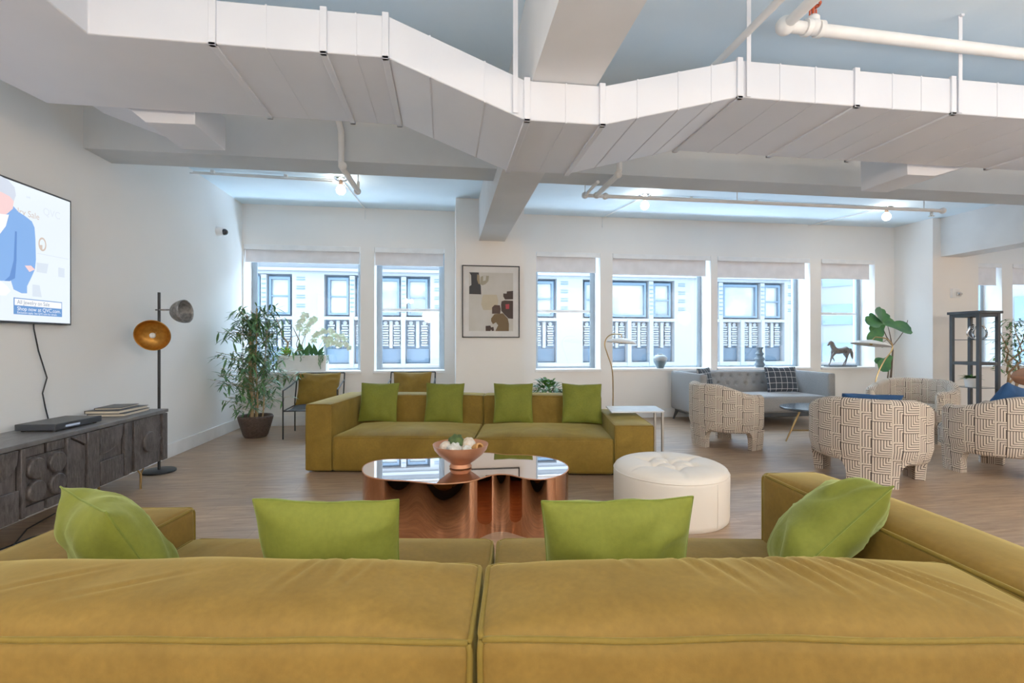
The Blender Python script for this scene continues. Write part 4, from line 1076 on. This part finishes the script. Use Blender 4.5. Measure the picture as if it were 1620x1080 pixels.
# ================================================================== LEAFY PLANT BEHIND SOFA
lp = empty('potted_plant', (1.37, 6.36, 0), 0, 'bushy green leafy plant peeking over the back of the far sofa', 'potted plant')
k = MB(); k.lathe([(.0, 0), (.13, 0), (.16, .42), (.165, .46), (.15, .46), (.145, .42), (.0, .42)], n=28, cap=False); k.build('pot', M['potw'], lp)
lf = MB(); rnd = random.Random(11)
for i in range(150):
    a = rnd.uniform(0, 2 * PI); el = rnd.uniform(-.1, 1.35); L = rnd.uniform(.14, .22)
    rr = rnd.uniform(.0, .20) * math.cos(el * .8); b0 = Vector((rr * math.cos(a), rr * math.sin(a), .50 + .20 * math.sin(el) * rnd.uniform(.6, 1)))
    d = Vector((math.cos(a) * math.cos(el), math.sin(a) * math.cos(el), math.sin(el) * .6 + .1)).normalized()
    lf.leaf(b0, b0 + d * L, .055, droop=.55, seg=4, shape='oval', fold=.15)
lf.build('foliage', M['leafg'], lp, auto=0)

# ================================================================== CURVED LAMPS
def clamp_(loc, pts, shp, lab, srad, stilt, sx):
    e = empty('arc_lamp', loc, 0, lab, 'floor lamp')
    l = Vector(loc)
    k = MB(); P = [Vector(p) for p in pts]; out = []
    for i in range(len(P) - 1):
        p0 = P[max(0, i - 1)]; p1 = P[i]; p2 = P[i + 1]; p3 = P[min(len(P) - 1, i + 2)]
        for q in range(6):
            t = q / 6; out.append(.5 * ((2 * p1) + (p2 - p0) * t + (2 * p0 - 5 * p1 + 4 * p2 - p3) * t * t + (3 * p1 - p0 - 3 * p2 + p3) * t ** 3))
    out.append(P[-1])
    k.tube([p - l for p in out], .009, 8); k.build('stem', M['brass'], e)
    k = MB(); k.lathe([(.12, 0), (.12, .012), (.02, .016)], n=30); k.build('base', M['brass'], e)
    k = MB(); mt = Matrix.Translation(Vector(shp) - l) @ Matrix.Rotation(stilt, 4, 'Y')
    k.lathe([(.012, .05), (.08, .038), (srad * .8, .01), (srad, -.025), (srad * .98, -.028), (srad * .78, .002), (.07, .03), (.01, .04)], n=36, mtx=mt, cap=False); k.build('lamp_shade', M['potw'], e, auto=0)
    k = MB(); k.tube([Vector(pts[-1]) - l, Vector(shp) - l + Vector((0, 0, .03))], .007, 6); k.sphere(Vector(shp) - l - Vector((0, 0, .01)), .022, 12, 8); k.build('bulb', M['brass'], e)
clamp_((2.37, 6.62, 0), [(2.37, 6.62, .01), (2.38, 6.62, .5), (2.36, 6.6, .85), (2.29, 6.6, 1.07), (2.25, 6.6, 1.20), (2.28, 6.6, 1.30), (2.37, 6.6, 1.355), (2.50, 6.6, 1.35)], (2.50, 6.6, 1.255), 'slender brass arc lamp with white saucer shade behind the side table', .215, R(5), 1)
clamp_((6.26, 6.25, 0), [(6.26, 6.25, .01), (6.22, 6.25, .45), (6.28, 6.25, .75), (6.40, 6.25, .97), (6.51, 6.25, 1.10), (6.53, 6.25, 1.20), (6.44, 6.25, 1.29), (6.25, 6.25, 1.315)], (6.18, 6.25, 1.225), 'brass arc lamp with wide white saucer shade in front of the fiddle-leaf fig', .25, R(8), 1)

# ================================================================== SIDE TABLE
tt = empty('side_table', (1.94, 4.78, 0), 0, 'small C-shaped side table with pale top over the far sofa low arm', 'side table')
Q = [(1.64, 4.60), (2.18, 4.56), (2.26, 4.95), (1.72, 5.01)]
k = MB(); k.prism([(x - 1.94, y - 4.78) for x, y in Q], .538, .552); k.build('tabletop', M['tabtop'], tt, bevel=.002)
for (x, y) in ((2.165, 4.58), (2.245, 4.935)):
    k = MB(); k.box((x - 1.94 - .011, y - 4.78 - .011, 0), (x - 1.94 + .011, y - 4.78 + .011, .538)); k.build('leg', M['steel'], tt, bevel=.002)
k = MB()
k.tube([(.225, -.20, .01), (.305, .155, .01)], .009, 8); k.tube([(.225, -.20, .01), (-.02, -.15, .01)], .009, 8); k.tube([(.305, .155, .01), (.03, .20, .01)], .009, 8)
k.build('base', M['steel'], tt)

# ================================================================== GREY TUFTED SOFA
gs = empty('tufted_sofa', (4.72, 6.95, 0), 0, 'light grey sofa with tufted back under the windows', 'sofa')
GX = 1.09
k = MB(); k.box((-GX + .05, -.42, .13), (GX - .05, .40, .20)); k.build('base_frame', M['char'], gs, bevel=.01)
for s_ in (-1, 1):
    for y in (-.38, .38):
        k = MB(); k.tube([(s_ * (GX - .08), y, .14), (s_ * (GX - .03), y * 1.05, 0)], [.028, .014], 8); k.build('leg', M['char'], gs)
Soft((-GX + .12, -.46, .19), (GX - .12, .26, .43), r=.04, bulge=(0, 0, .01, 0, 0, .02), seg=14, nz=.002).build('seat_cushion', M['greyf'], gs, pipe=TOP4, pm=M['greyf'], pr=.004)
# tufted back
k = MB(); vs = []; fs = []; nx, nz_ = 110, 34; x0, x1 = -GX + .03, GX - .03; zb0, zb1 = .40, .785
but = []
for r_ in range(2):
    for c_ in range(-7, 8):
        x = c_ * .155 + (.0775 if r_ else 0)
        if abs(x) < GX - .12: but.append((x, .70 - r_ * .13))
for i in range(nx + 1):
    for j in range(nz_ + 1):
        x = x0 + (x1 - x0) * i / nx; z = zb0 + (zb1 - zb0) * j / nz_
        q = (z - zb0) / (zb1 - zb0)
        y = .22 + .05 * q - .03 * math.sin(PI * q)
        if q > .93: y += (q - .93) / .07 * .03
        for (bx, bz) in but:
            d = math.hypot((x - bx), (z - bz)); y += .028 * math.exp(-(d / .03) ** 2)
            for (ex, ez) in ((bx - .0775, bz - .13), (bx + .0775, bz - .13)):
                if bz > .65 or False:
                    dx, dz = ex - bx, ez - bz; t = max(0, min(1, ((x - bx) * dx + (z - bz) * dz) / (dx * dx + dz * dz)))
                    d = math.hypot(x - bx - t * dx, z - bz - t * dz); y += .010 * math.exp(-(d / .010) ** 2)
        vs.append((x, y, z))
W_ = nz_ + 1
for i in range(nx):
    for j in range(nz_): fs.append((i * W_ + j, (i + 1) * W_ + j, (i + 1) * W_ + j + 1, i * W_ + j + 1))
k.add(vs, fs)
k.box((x0, .30, .19), (x1, .42, .78)); k.build('backrest', M['greyf'], gs, auto=60)
for s_ in (-1, 1):
    a, b_2 = (-GX, -GX + .12) if s_ < 0 else (GX - .12, GX)
    Soft((a, -.48, .17), (b_2, .44, .775), r=.035, bulge=(0, 0, 0, 0, 0, .0), seg=10, nz=.002).build('armrest', M['greyf'], gs, pipe=TOP4, pm=M['greyf'], pr=.004)
put_pillow(.46, .40, .12, Vector((3.90, 6.74, .455)), R(38), R(-10), 'charcoal windowpane-check pillow at the left arm of the grey sofa', m=M['plaid'], pm=M['dplastic'], seed=41, wr=.5, group='charcoal check pillows')
put_pillow(.52, .40, .13, Vector((5.27, 6.90, .455)), R(-3), R(-14), 'wide charcoal windowpane-check pillow toward the right of the grey sofa', m=M['plaid'], pm=M['dplastic'], seed=42, wr=.5, group='charcoal check pillows')

# ================================================================== SILL OBJECTS
k = MB(); k.lathe([(.0, 0), (.058, 0), (.066, .02), (.095, .085), (.118, .15), (.115, .175), (.085, .21), (.045, .225), (.045, .24), (.032, .24), (.0, .2)], n=36, cap=False)
o = k.build('vase', M['vase'], loc=(3.56, 7.62, .806)); tag(o, 'round two-tone white and grey vase on the window sill', 'vase')
k = MB(); pr = [(.0, 0), (.055, 0)]
for z, r in ((.0, .06), (.045, .088), (.09, .06), (.10, .06), (.145, .092), (.185, .055), (.20, .052), (.235, .072), (.265, .045), (.30, .04), (.345, .062)): pr.append((r, z))
pr += [(.05, .345), (.03, .30), (.0, .28)]
k.lathe(pr, n=30, cap=False); o = k.build('vase', M['vdark'], loc=(5.37, 7.62, .806)); tag(o, 'dark slate vase of stacked angular rings on the window sill', 'vase')
k = MB(); k.lathe([(.0, 0), (.09, 0), (.125, .05), (.13, .10), (.10, .155), (.07, .165), (.0, .18)], n=30, cap=False)
jr = k.build('lidded_jar', M['vase'], loc=(11.05, 7.64, .806)); tag(jr, 'pale lidded ceramic jar on the far right window sill', 'jar')
k = MB(); k.lathe([(.012, .175), (.012, .19), (.024, .2), (.02, .22), (.002, .225)], n=16); k.build('lid_knob', M['shell'], jr)
# horse
hr = empty('horse_sculpture', (6.93, 7.63, .806), 0, 'bronze walking horse sculpture on the right window sill', 'sculpture')
boxo('plinth', (-.27, -.07, 0), (.27, .07, .022), M['char'], hr, bevel=.003)
k = MB()
k.tube([(.165, 0, .30), (.12, 0, .305), (.04, 0, .285), (-.04, 0, .275), (-.11, 0, .285), (-.15, 0, .30)], [.03, .055, .054, .056, .058, .035], 14)
k.tube([(-.11, 0, .30), (-.155, 0, .36), (-.185, 0, .415), (-.195, 0, .435)], [.05, .036, .026, .022], 12)
k.tube([(-.185, 0, .437), (-.205, 0, .42), (-.235, 0, .385), (-.25, 0, .37)], [.022, .025, .016, .013], 12)
k.tube([(-.185, .012, .445), (-.183, .014, .468)], [.008, .002], 6); k.tube([(-.185, -.012, .445), (-.183, -.014, .468)], [.008, .002], 6)
k.tube([(-.19, 0, .45), (-.15, 0, .43), (-.11, 0, .365), (-.09, 0, .33)], [.008, .014, .014, .008], 8)
k.tube([(.165, 0, .315), (.20, 0, .31), (.225, 0, .25), (.235, 0, .17), (.25, 0, .12)], [.014, .02, .026, .02, .004], 10)
def hleg(P, R_): k.tube(P, R_, 9)
hleg([(-.12, .03, .27), (-.13, .03, .20), (-.155, .03, .145), (-.165, .03, .09), (-.19, .03, .045), (-.20, .03, .024)], [.034, .022, .015, .010, .010, .015])
hleg([(-.11, -.03, .27), (-.16, -.03, .215), (-.185, -.03, .165), (-.15, -.03, .12), (-.15, -.03, .10)], [.034, .022, .015, .010, .013])
hleg([(.13, .03, .29), (.12, .03, .22), (.155, .03, .15), (.14, .03, .08), (.12, .03, .03), (.11, .03, .024)], [.048, .032, .015, .010, .010, .015])
hleg([(.13, -.03, .29), (.10, -.03, .21), (.10, -.03, .15), (.055, -.03, .08), (.03, -.03, .03), (.02, -.03, .024)], [.048, .03, .015, .010, .010, .015])
k.build('horse_body', M['bronze'], hr, remesh=.006, auto=0)

# ================================================================== FIDDLE LEAF FIG
fg = empty('potted_fig', (7.22, 6.93, 0), 0, 'fiddle-leaf fig tree with few large leaves and bare branches beside the right pilaster', 'potted plant')
def fo(x, z, dy=0): return Vector((x - 7.22, dy, z))
k = MB(); k.lathe([(.0, 0), (.13, 0), (.17, .28), (.155, .28), (.15, .25), (.0, .25)], n=28, cap=False); k.build('pot', M['potw'], fg)
k = MB()
k.tube([fo(7.20, .2), fo(7.21, .6), fo(7.235, .9), fo(7.25, 1.10), fo(7.23, 1.23)], [.018, .017, .014, .012, .011], 8)
k.tube([fo(7.16, .2), fo(7.15, .6), fo(7.18, .82), fo(7.23, .98)], [.012, .010, .008, .006], 8)
k.tube([fo(7.23, 1.22), fo(7.14, 1.32), fo(7.08, 1.44), fo(7.05, 1.55)], [.010, .008, .006, .004], 6)
k.tube([fo(7.23, 1.22), fo(7.17, 1.36, -.03), fo(7.13, 1.50, -.03)], [.008, .006, .004], 6)
k.tube([fo(7.25, 1.18), fo(7.36, 1.30), fo(7.49, 1.46), fo(7.53, 1.60)], [.007, .006, .006, .005], 6)
k.tube([fo(7.22, 1.20), fo(7.12, 1.28, -.02), fo(7.03, 1.23, -.03)], [.006, .005, .004], 6)
k.build('trunk', M['dbark'], fg)
lf = MB()
cen = (7.05, 1.52)
for (bx, bz, tx, tz, w, dy) in ((7.08, 1.50, 6.94, 1.70, .24, -.02), (7.08, 1.52, 6.74, 1.52, .20, -.10), (7.08, 1.50, 7.40, 1.42, .24, -.12), (7.05, 1.47, 6.78, 1.22, .20, -.12), (7.08, 1.50, 6.90, 1.36, .2, -.02), (7.08, 1.54, 7.14, 1.66, .13, .04),
                                (7.06, 1.52, 7.04, 1.72, .20, .06), (7.10, 1.50, 7.24, 1.58, .12, .05), (7.22, 1.02, 6.92, .80, .20, -.10), (7.20, .95, 6.96, .92, .14, .04), (7.06, 1.25, 6.98, 1.16, .07, -.06), (7.02, 1.55, 6.88, 1.63, .12, .04)):
    k_ = 1.0 if bz < 1.3 else 1.22
    bz_ = bz if bz < 1.3 else bz + .04
    lf.leaf(fo(bx, bz_), fo(bx + (tx - bx) * k_, bz_ + (tz - bz) * k_, dy), w * k_, nrm=(.1, -.8, .6), droop=.04, seg=8, shape='fiddle', fold=.10)
lf.build('foliage', M['leafb'], fg, auto=0)

# ================================================================== BARREL CHAIRS
def barrel():
    e = empty('barrel_armchair', (0, 0, 0), 0, '', 'armchair', 'line-patterned barrel armchairs')
    Ro, th = .44, .105; A = R(128)
    def ztop(p):
        q = min(1, max(0, (abs(p) - R(38)) / R(70))); q = q * q * (3 - 2 * q); return .755 - .115 * q
    def shell(k, a0, a1, n):
        vs = []; fs = []; uv = []
        prof_n = 22
        for i in range(n + 1):
            p = a0 + (a1 - a0) * i / n; zt = ztop(p); ends = min(1, (A - abs(p)) / R(7)); er = math.sin(PI / 2 * max(0, ends)) if True else 1
            tt = th / 2 * (.35 + .65 * er)
            rc = Ro - th / 2; pts = []
            zt2 = zt - (1 - er) * .05
            for z in (.20, .215, .26, .32, .42, .52, .60, zt2 - .05): 
                ro = tt - (.028 * max(0, (.32 - z) / .12)) - (.012 if z == .20 else 0); pts.append((rc + ro, z))
            for q in range(1, 8):
                t = q / 8 * PI; pts.append((rc + tt * math.cos(t), zt2 - .05 + .05 * math.sin(t)))
            for z in (zt2 - .05, .55, .45, .36, .26, .21, .20): pts.append((rc - tt, z))
            L = 0
            for j, (r, z) in enumerate(pts):
                if j: L += math.hypot(pts[j][0] - pts[j - 1][0], pts[j][1] - pts[j - 1][1])
                vs.append((-r * math.cos(p), r * math.sin(p), z)); uv.append((p * Ro + 5, .2 + L))
        m = len(pts)
        for i in range(n):
            for j in range(m - 1): fs.append((i * m + j, (i + 1) * m + j, (i + 1) * m + j + 1, i * m + j + 1))
            fs.append((i * m + m - 1, (i + 1) * m + m - 1, (i + 1) * m, i * m))
        fs.append(list(range(m))); fs.append([n * m + j for j in range(m)][::-1])
        k.add(vs, fs, uv)
    k = MB(); shell(k, -A, A, 72); k.build('backrest', M['maze'], e, auto=60)
    # seat
    k = MB(); vs = []; fs = []; uv = []
    pr = [(.0, .21), (.30, .21), (.375, .22), (.385, .25), (.385, .39), (.37, .42), (.33, .435), (.2, .445), (.0, .45)]
    n = 48
    for (r, z) in pr:
        for j in range(n):
            a = 2 * PI * j / n; x = r * math.cos(a); y = r * math.sin(a) * .93
            x = min(x * 1.08, .36) if x > 0 else x * .9
            vs.append((x, y, z)); uv.append((y + 5, z + (x if z > .4 else 0)))
    for i in range(len(pr) - 1):
        for j in range(n): fs.append((i * n + j, i * n + (j + 1) % n, (i + 1) * n + (j + 1) % n, (i + 1) * n + j))
    k.add(vs, fs, uv); k.build('seat', M['maze'], e, auto=0)
    for (c, hwid) in ((0, 25), (114, 14), (-114, 14)):
        k = MB(); vs = []; fs = []; uv = []; zs = [0, .04, .08, .12, .15, .175, .195, .215, .235]
        for z in zs:
            fl = max(0, (z - .10) / .135); ex = 16 * (1 - math.sqrt(max(0, 1 - min(1, fl) ** 2)))
            H_ = hwid + ex
            lo = R(max(c - H_, -127.5)); hi = R(min(c + H_, 127.5)); nn = 14
            for side in (0, 1):
                for j in range(nn + 1):
                    p = lo + (hi - lo) * (j if side == 0 else nn - j) / nn
                    ro = .405 + .02 * z / .235 if side == 0 else .335
                    vs.append((-ro * math.cos(p), ro * math.sin(p), z)); uv.append((p * Ro + 5 + (.08 if side else 0), z))
        m = 2 * (nn + 1)
        for i in range(len(zs) - 1):
            for j in range(m): fs.append((i * m + j, i * m + (j + 1) % m, (i + 1) * m + (j + 1) % m, (i + 1) * m + j))
        fs.append(list(range(m))[::-1]); fs.append([(len(zs) - 1) * m + j for j in range(m)])
        k.add(vs, fs, uv); k.build('leg', M['maze'], e, auto=50)
    return e
ch = barrel()
spots = [((3.41, 5.45), R(-2), 'line-patterned cream barrel chair beside the left arm of the grey sofa'),
         ((3.90, 3.98), R(50), 'line-patterned cream barrel chair with its back to the camera, nearest to the foreground sofa'),
         ((5.27, 3.98), R(105), 'line-patterned cream barrel chair holding the bright blue cushion, at the right edge'),
         ((6.0, 5.48), R(205), 'line-patterned cream barrel chair facing the camera in front of the fiddle-leaf fig')]
for i, (p, a, lb) in enumerate(spots):
    o = ch if i == 0 else copy_tree(ch)
    o.location = (p[0], p[1], 0); o.rotation_euler = (0, 0, a); o['label'] = lb
    if i == 1: o.scale = (1.06, 1.06, 1.0)
    if i == 3: o.scale = (1.08, 1.08, 1.0)
put_pillow(.48, .36, .14, Vector((4.08, 4.20, .46)), R(-28), R(36), 'navy cushion peeking over the back of the nearest patterned chair', m=M['navy'], pm=M['navy'], seed=51, wr=.8, group='blue cushions')
put_pillow(.46, .38, .17, Vector((5.36, 4.02, .475)), R(10), R(22), 'bright blue cushion in the patterned chair at the right edge', m=M['navy'], pm=M['navy'], seed=52, wr=.8, group='blue cushions', roll=R(12))

# ================================================================== DARK OCCASIONAL TABLE
dt = empty('occasional_table', (4.62, 5.42, 0), 0, 'dark stone-topped occasional table with brass legs among the patterned chairs', 'coffee table')
k = MB(); P = []
for q in range(48):
    a = 2 * PI * q / 48; r = .42 * (1 + .05 * math.sin(2 * a + 1) + .03 * math.sin(3 * a)); P.append((r * math.cos(a), r * math.sin(a)))
k.prism(P, .40, .432); k.build('tabletop', M['stone'], dt, bevel=.008)
for a in (170, 50, 290):
    k = MB(); ca_, sa_ = math.cos(R(a)), math.sin(R(a)); k.tube([(ca_ * .22, sa_ * .22, .40), (ca_ * .40, sa_ * .40, 0)], [.013, .009], 8); k.build('leg', M['brass'], dt)
k = MB()
for a in (170, 50, 290): k.tube([(0, 0, .14), (math.cos(R(a)) * .335, math.sin(R(a)) * .335, .14)], .010, 6)
k.build('stretcher', M['brass'], dt)

# ================================================================== DISPLAY STAND
ds = empty('display_stand', (7.88, 6.2, 0), 0, 'tall open black display stand with glass shelves in front of the right pilaster', 'shelf')
X, Y = .185, .21; p = .045
for s_ in (-1, 1):
    for t in (-1, 1):
        k = MB(); k.box((s_ * X - (p if s_ > 0 else 0), t * Y - (p if t > 0 else 0), 0), (s_ * X + (0 if s_ > 0 else p), t * Y + (0 if t > 0 else p), 1.66)); k.build('post', M['char'], ds, bevel=.003)
k = MB(); k.box((-X - .02, -Y - .02, 1.66), (X + .02, Y + .02, 1.70)); k.build('top_panel', M['char'], ds, bevel=.004)
for z, t in ((.90, .045), (1.615, .045), (.10, .06)):
    k = MB()
    for s_ in (-1, 1):
        k.box((-X + p, s_ * (Y - .02) - .015, z), (X - p, s_ * (Y - .02) + .015, z + t)); k.box((s_ * (X - .02) - .015, -Y + p, z), (s_ * (X - .02) + .015, Y - p, z + t))
    k.build('rail', M['char'], ds, bevel=.002)
dg = mat('smoked_shelf', (.10, .13, .14), .1)
for z in (1.27, .56):
    k = MB(); k.box((-X + .01, -Y + .01, z), (X - .01, Y - .01, z + .010)); k.build('glass_shelf', dg, ds)
sc2 = empty('ribbon_sculpture', (7.87, 6.2, 1.281), 0, 'looped silver ribbon sculpture on the upper glass shelf of the display stand', 'sculpture')
for (cx_, r0, rz) in ((-.075, .085, 20), (.075, .085, -25)):
    k = MB(); k.tube([(cx_ + r0 * .95 * math.cos(a * PI / 16), .02 * math.sin(a * PI / 8 + rz), .11 + .105 * math.sin(a * PI / 16)) for a in range(32)], .014, 8, closed=True); k.build('loop', M['chrome'], sc2, rot=(0, 0, R(rz)))
pp = empty('small_potted_plant', (7.83, 6.2, .571), 0, 'low green plant in a white pot on the lower shelf of the display stand', 'potted plant')
k = MB(); k.lathe([(.0, 0), (.07, 0), (.09, .12), (.09, .13), (.08, .13), (.0, .12)], n=24, cap=False); k.build('pot', M['potw'], pp)
lf = MB(); rnd = random.Random(8)
for i in range(70):
    a = rnd.uniform(0, 2 * PI); L = rnd.uniform(.07, .16); lf.leaf((0, 0, .12), (L * math.cos(a), L * math.sin(a), .13 + rnd.uniform(.0, .09)), .03, droop=.25, seg=3, shape='oval')
lf.build('foliage', M['leafg'], pp, auto=0)
# tall plant behind the stand
tp = empty('potted_tree', (9.05, 6.55, 0), 0, 'tall leafy potted tree with pale twisted trunk behind the display stand', 'potted plant')
k = MB(); k.lathe([(.0, 0), (.16, 0), (.19, .32), (.175, .32), (.17, .28), (.0, .28)], n=28, cap=False); k.build('pot', M['potw'], tp)
k = MB()
for q in range(4):
    P = [(.04 * math.cos(t * 1.6 + q * 1.57) * (1 + t * .35), .04 * math.sin(t * 1.6 + q * 1.57) * (1 + t * .35), .25 + t * .17) for t in range(6)]
    k.tube(P, [.022, .020, .018, .016, .014, .010], 8)
    a = q * 1.57; k.tube([P[-1], (P[-1][0] + .12 * math.cos(a), P[-1][1] + .12 * math.sin(a), 1.4), (P[-1][0] + .16 * math.cos(a), P[-1][1] + .16 * math.sin(a), 1.62)], [.010, .006, .003], 6)
k.tube([(.05, 0, 1.0), (.25, -.05, 1.2), (.40, -.05, 1.5)], [.008, .006, .003], 6)
k.build('trunk', M['bark'], tp)
lf = MB()
for i in range(420):
    z = rnd.uniform(.75, 1.62); a = rnd.uniform(0, 2 * PI); r = rnd.uniform(.02, .26)
    b0 = Vector((r * math.cos(a), r * math.sin(a), z)); 
    if i % 5 == 0: t_ = rnd.random(); b0 = Vector((.18 + .24 * t_ + rnd.uniform(-.03, .03), -.05, 1.05 + .45 * t_))
    el = rnd.uniform(-.8, .8); L = rnd.uniform(.07, .12); a2 = rnd.uniform(0, 2 * PI)
    lf.leaf(b0, b0 + Vector((math.cos(a2) * math.cos(el), math.sin(a2) * math.cos(el), math.sin(el))) * L, .024, droop=.2, seg=3)
lf.build('foliage', M['leafd'], tp, auto=0)

# ================================================================== WALNUT CHAIR
wc = empty('dining_chair', (7.66, 5.50, 0), R(165), 'walnut dining chair with oval backrest on brass posts, right of the display stand', 'dining chair')
k = MB(); k.sphere((0, .22, .79), 1, 32, 16, (.25, .018, .125)); k.build('backrest', M['walnut'], wc)
k = MB(); k.sphere((0, 0, .45), 1, 32, 14, (.24, .22, .03)); k.build('seat', M['walnut'], wc)
for s_ in (-1, 1):
    k = MB(); k.tube([(s_ * .035, .16, .45), (s_ * .04, .20, .60), (s_ * .045, .235, .79)], .008, 8); k.build('back_post', M['brass'], wc)
    for t in (-1, 1):
        k = MB(); k.tube([(s_ * .12, t * .12, .44), (s_ * .2, t * .2, 0)], [.011, .008], 8); k.build('leg', M['brass'], wc)

# ================================================================== LIGHTS
wd = bpy.data.worlds.new('world'); sc.world = wd; wd.use_nodes = True
bg = wd.node_tree.nodes['Background']; bg.inputs[0].default_value = (.66, .83, 1.0, 1); bg.inputs[1].default_value = 8.0
def area(name, loc, rot, sx, sy, e, c, portal=False, spread=180):
    l = bpy.data.lights.new(name, 'AREA'); l.shape = 'RECTANGLE'; l.size = sx; l.size_y = sy; l.energy = e; l.color = c; l.spread = R(spread)
    if portal: l.cycles.is_portal = True
    o = bpy.data.objects.new(name, l); col.objects.link(o); o.location = loc; o.rotation_euler = rot; return o
for i, (x0, x1) in enumerate(OPEN):
    area('window_portal', ((x0 + x1) / 2, YB + T + .02, (WZ0 + WZ1) / 2), (R(-90), 0, 0), x1 - x0, WZ1 - WZ0, 1, (1, 1, 1), True)
WARM = (1, .84, .68)
area('street_bounce_fill', (2.4, 8.45, .45), (R(180 - 38), 0, 0), 11, .7, 760, (.66, .83, 1))  # added unseen lamps below the sills, imitating daylight thrown up from the street
area('street_bounce_fill', (10.5, 8.45, .45), (R(180 - 38), 0, 0), 3, .7, 210, (.66, .83, 1))
def pointl(x, y, z, e, c, r=.07):
    l = bpy.data.lights.new('bulb_and_fill', 'POINT'); l.energy = e; l.color = c; l.shadow_soft_size = r
    o = bpy.data.objects.new('bulb_and_fill', l); col.objects.link(o); o.location = (x, y, z)
for x in (-1.3, 2.7, 6.6, 10.6):
    pointl(x, -.7, 2.6, 52, (1, .74, .50)); pointl(x, -3.2, 2.8, 25, WARM)
area('ceiling_fill', (.5, -1.0, .9), (R(180 + 12), 0, 0), 5, 1.2, 95, (.74, .87, 1))  # added cool fill out of view, brightening ceiling and duct undersides
area('ceiling_fill', (6.5, -.6, .9), (R(180 + 12), 0, 0), 5, 1.2, 110, (.74, .87, 1))
for x in (-.6, 4.5, 9.5): pointl(x, -2.4, 2.2, 30, (1, .92, .84), .25)  # added fill points behind the camera to even out the walls, not bulbs

# ================================================================== CAMERA
cam = bpy.data.cameras.new('camera'); co = bpy.data.objects.new('camera', cam); col.objects.link(co)
cam.sensor_width = 36; cam.lens = 36 * 760 / 1620; cam.clip_start = .02; cam.clip_end = 200
co.location = (0, 0, 1.25); co.rotation_euler = (R(90), 0, R(-7.9)); sc.camera = co
sc.view_settings.view_transform = 'Standard'; sc.view_settings.look = 'None'; sc.view_settings.exposure = .60; sc.view_settings.gamma = 1.13
sc.cycles.use_denoising = True; sc.cycles.max_bounces = 10; sc.cycles.diffuse_bounces = 6; sc.cycles.sample_clamp_indirect = 8
sc.cycles.transparent_max_bounces = 16; sc.cycles.caustics_reflective = False; sc.cycles.caustics_refractive = False
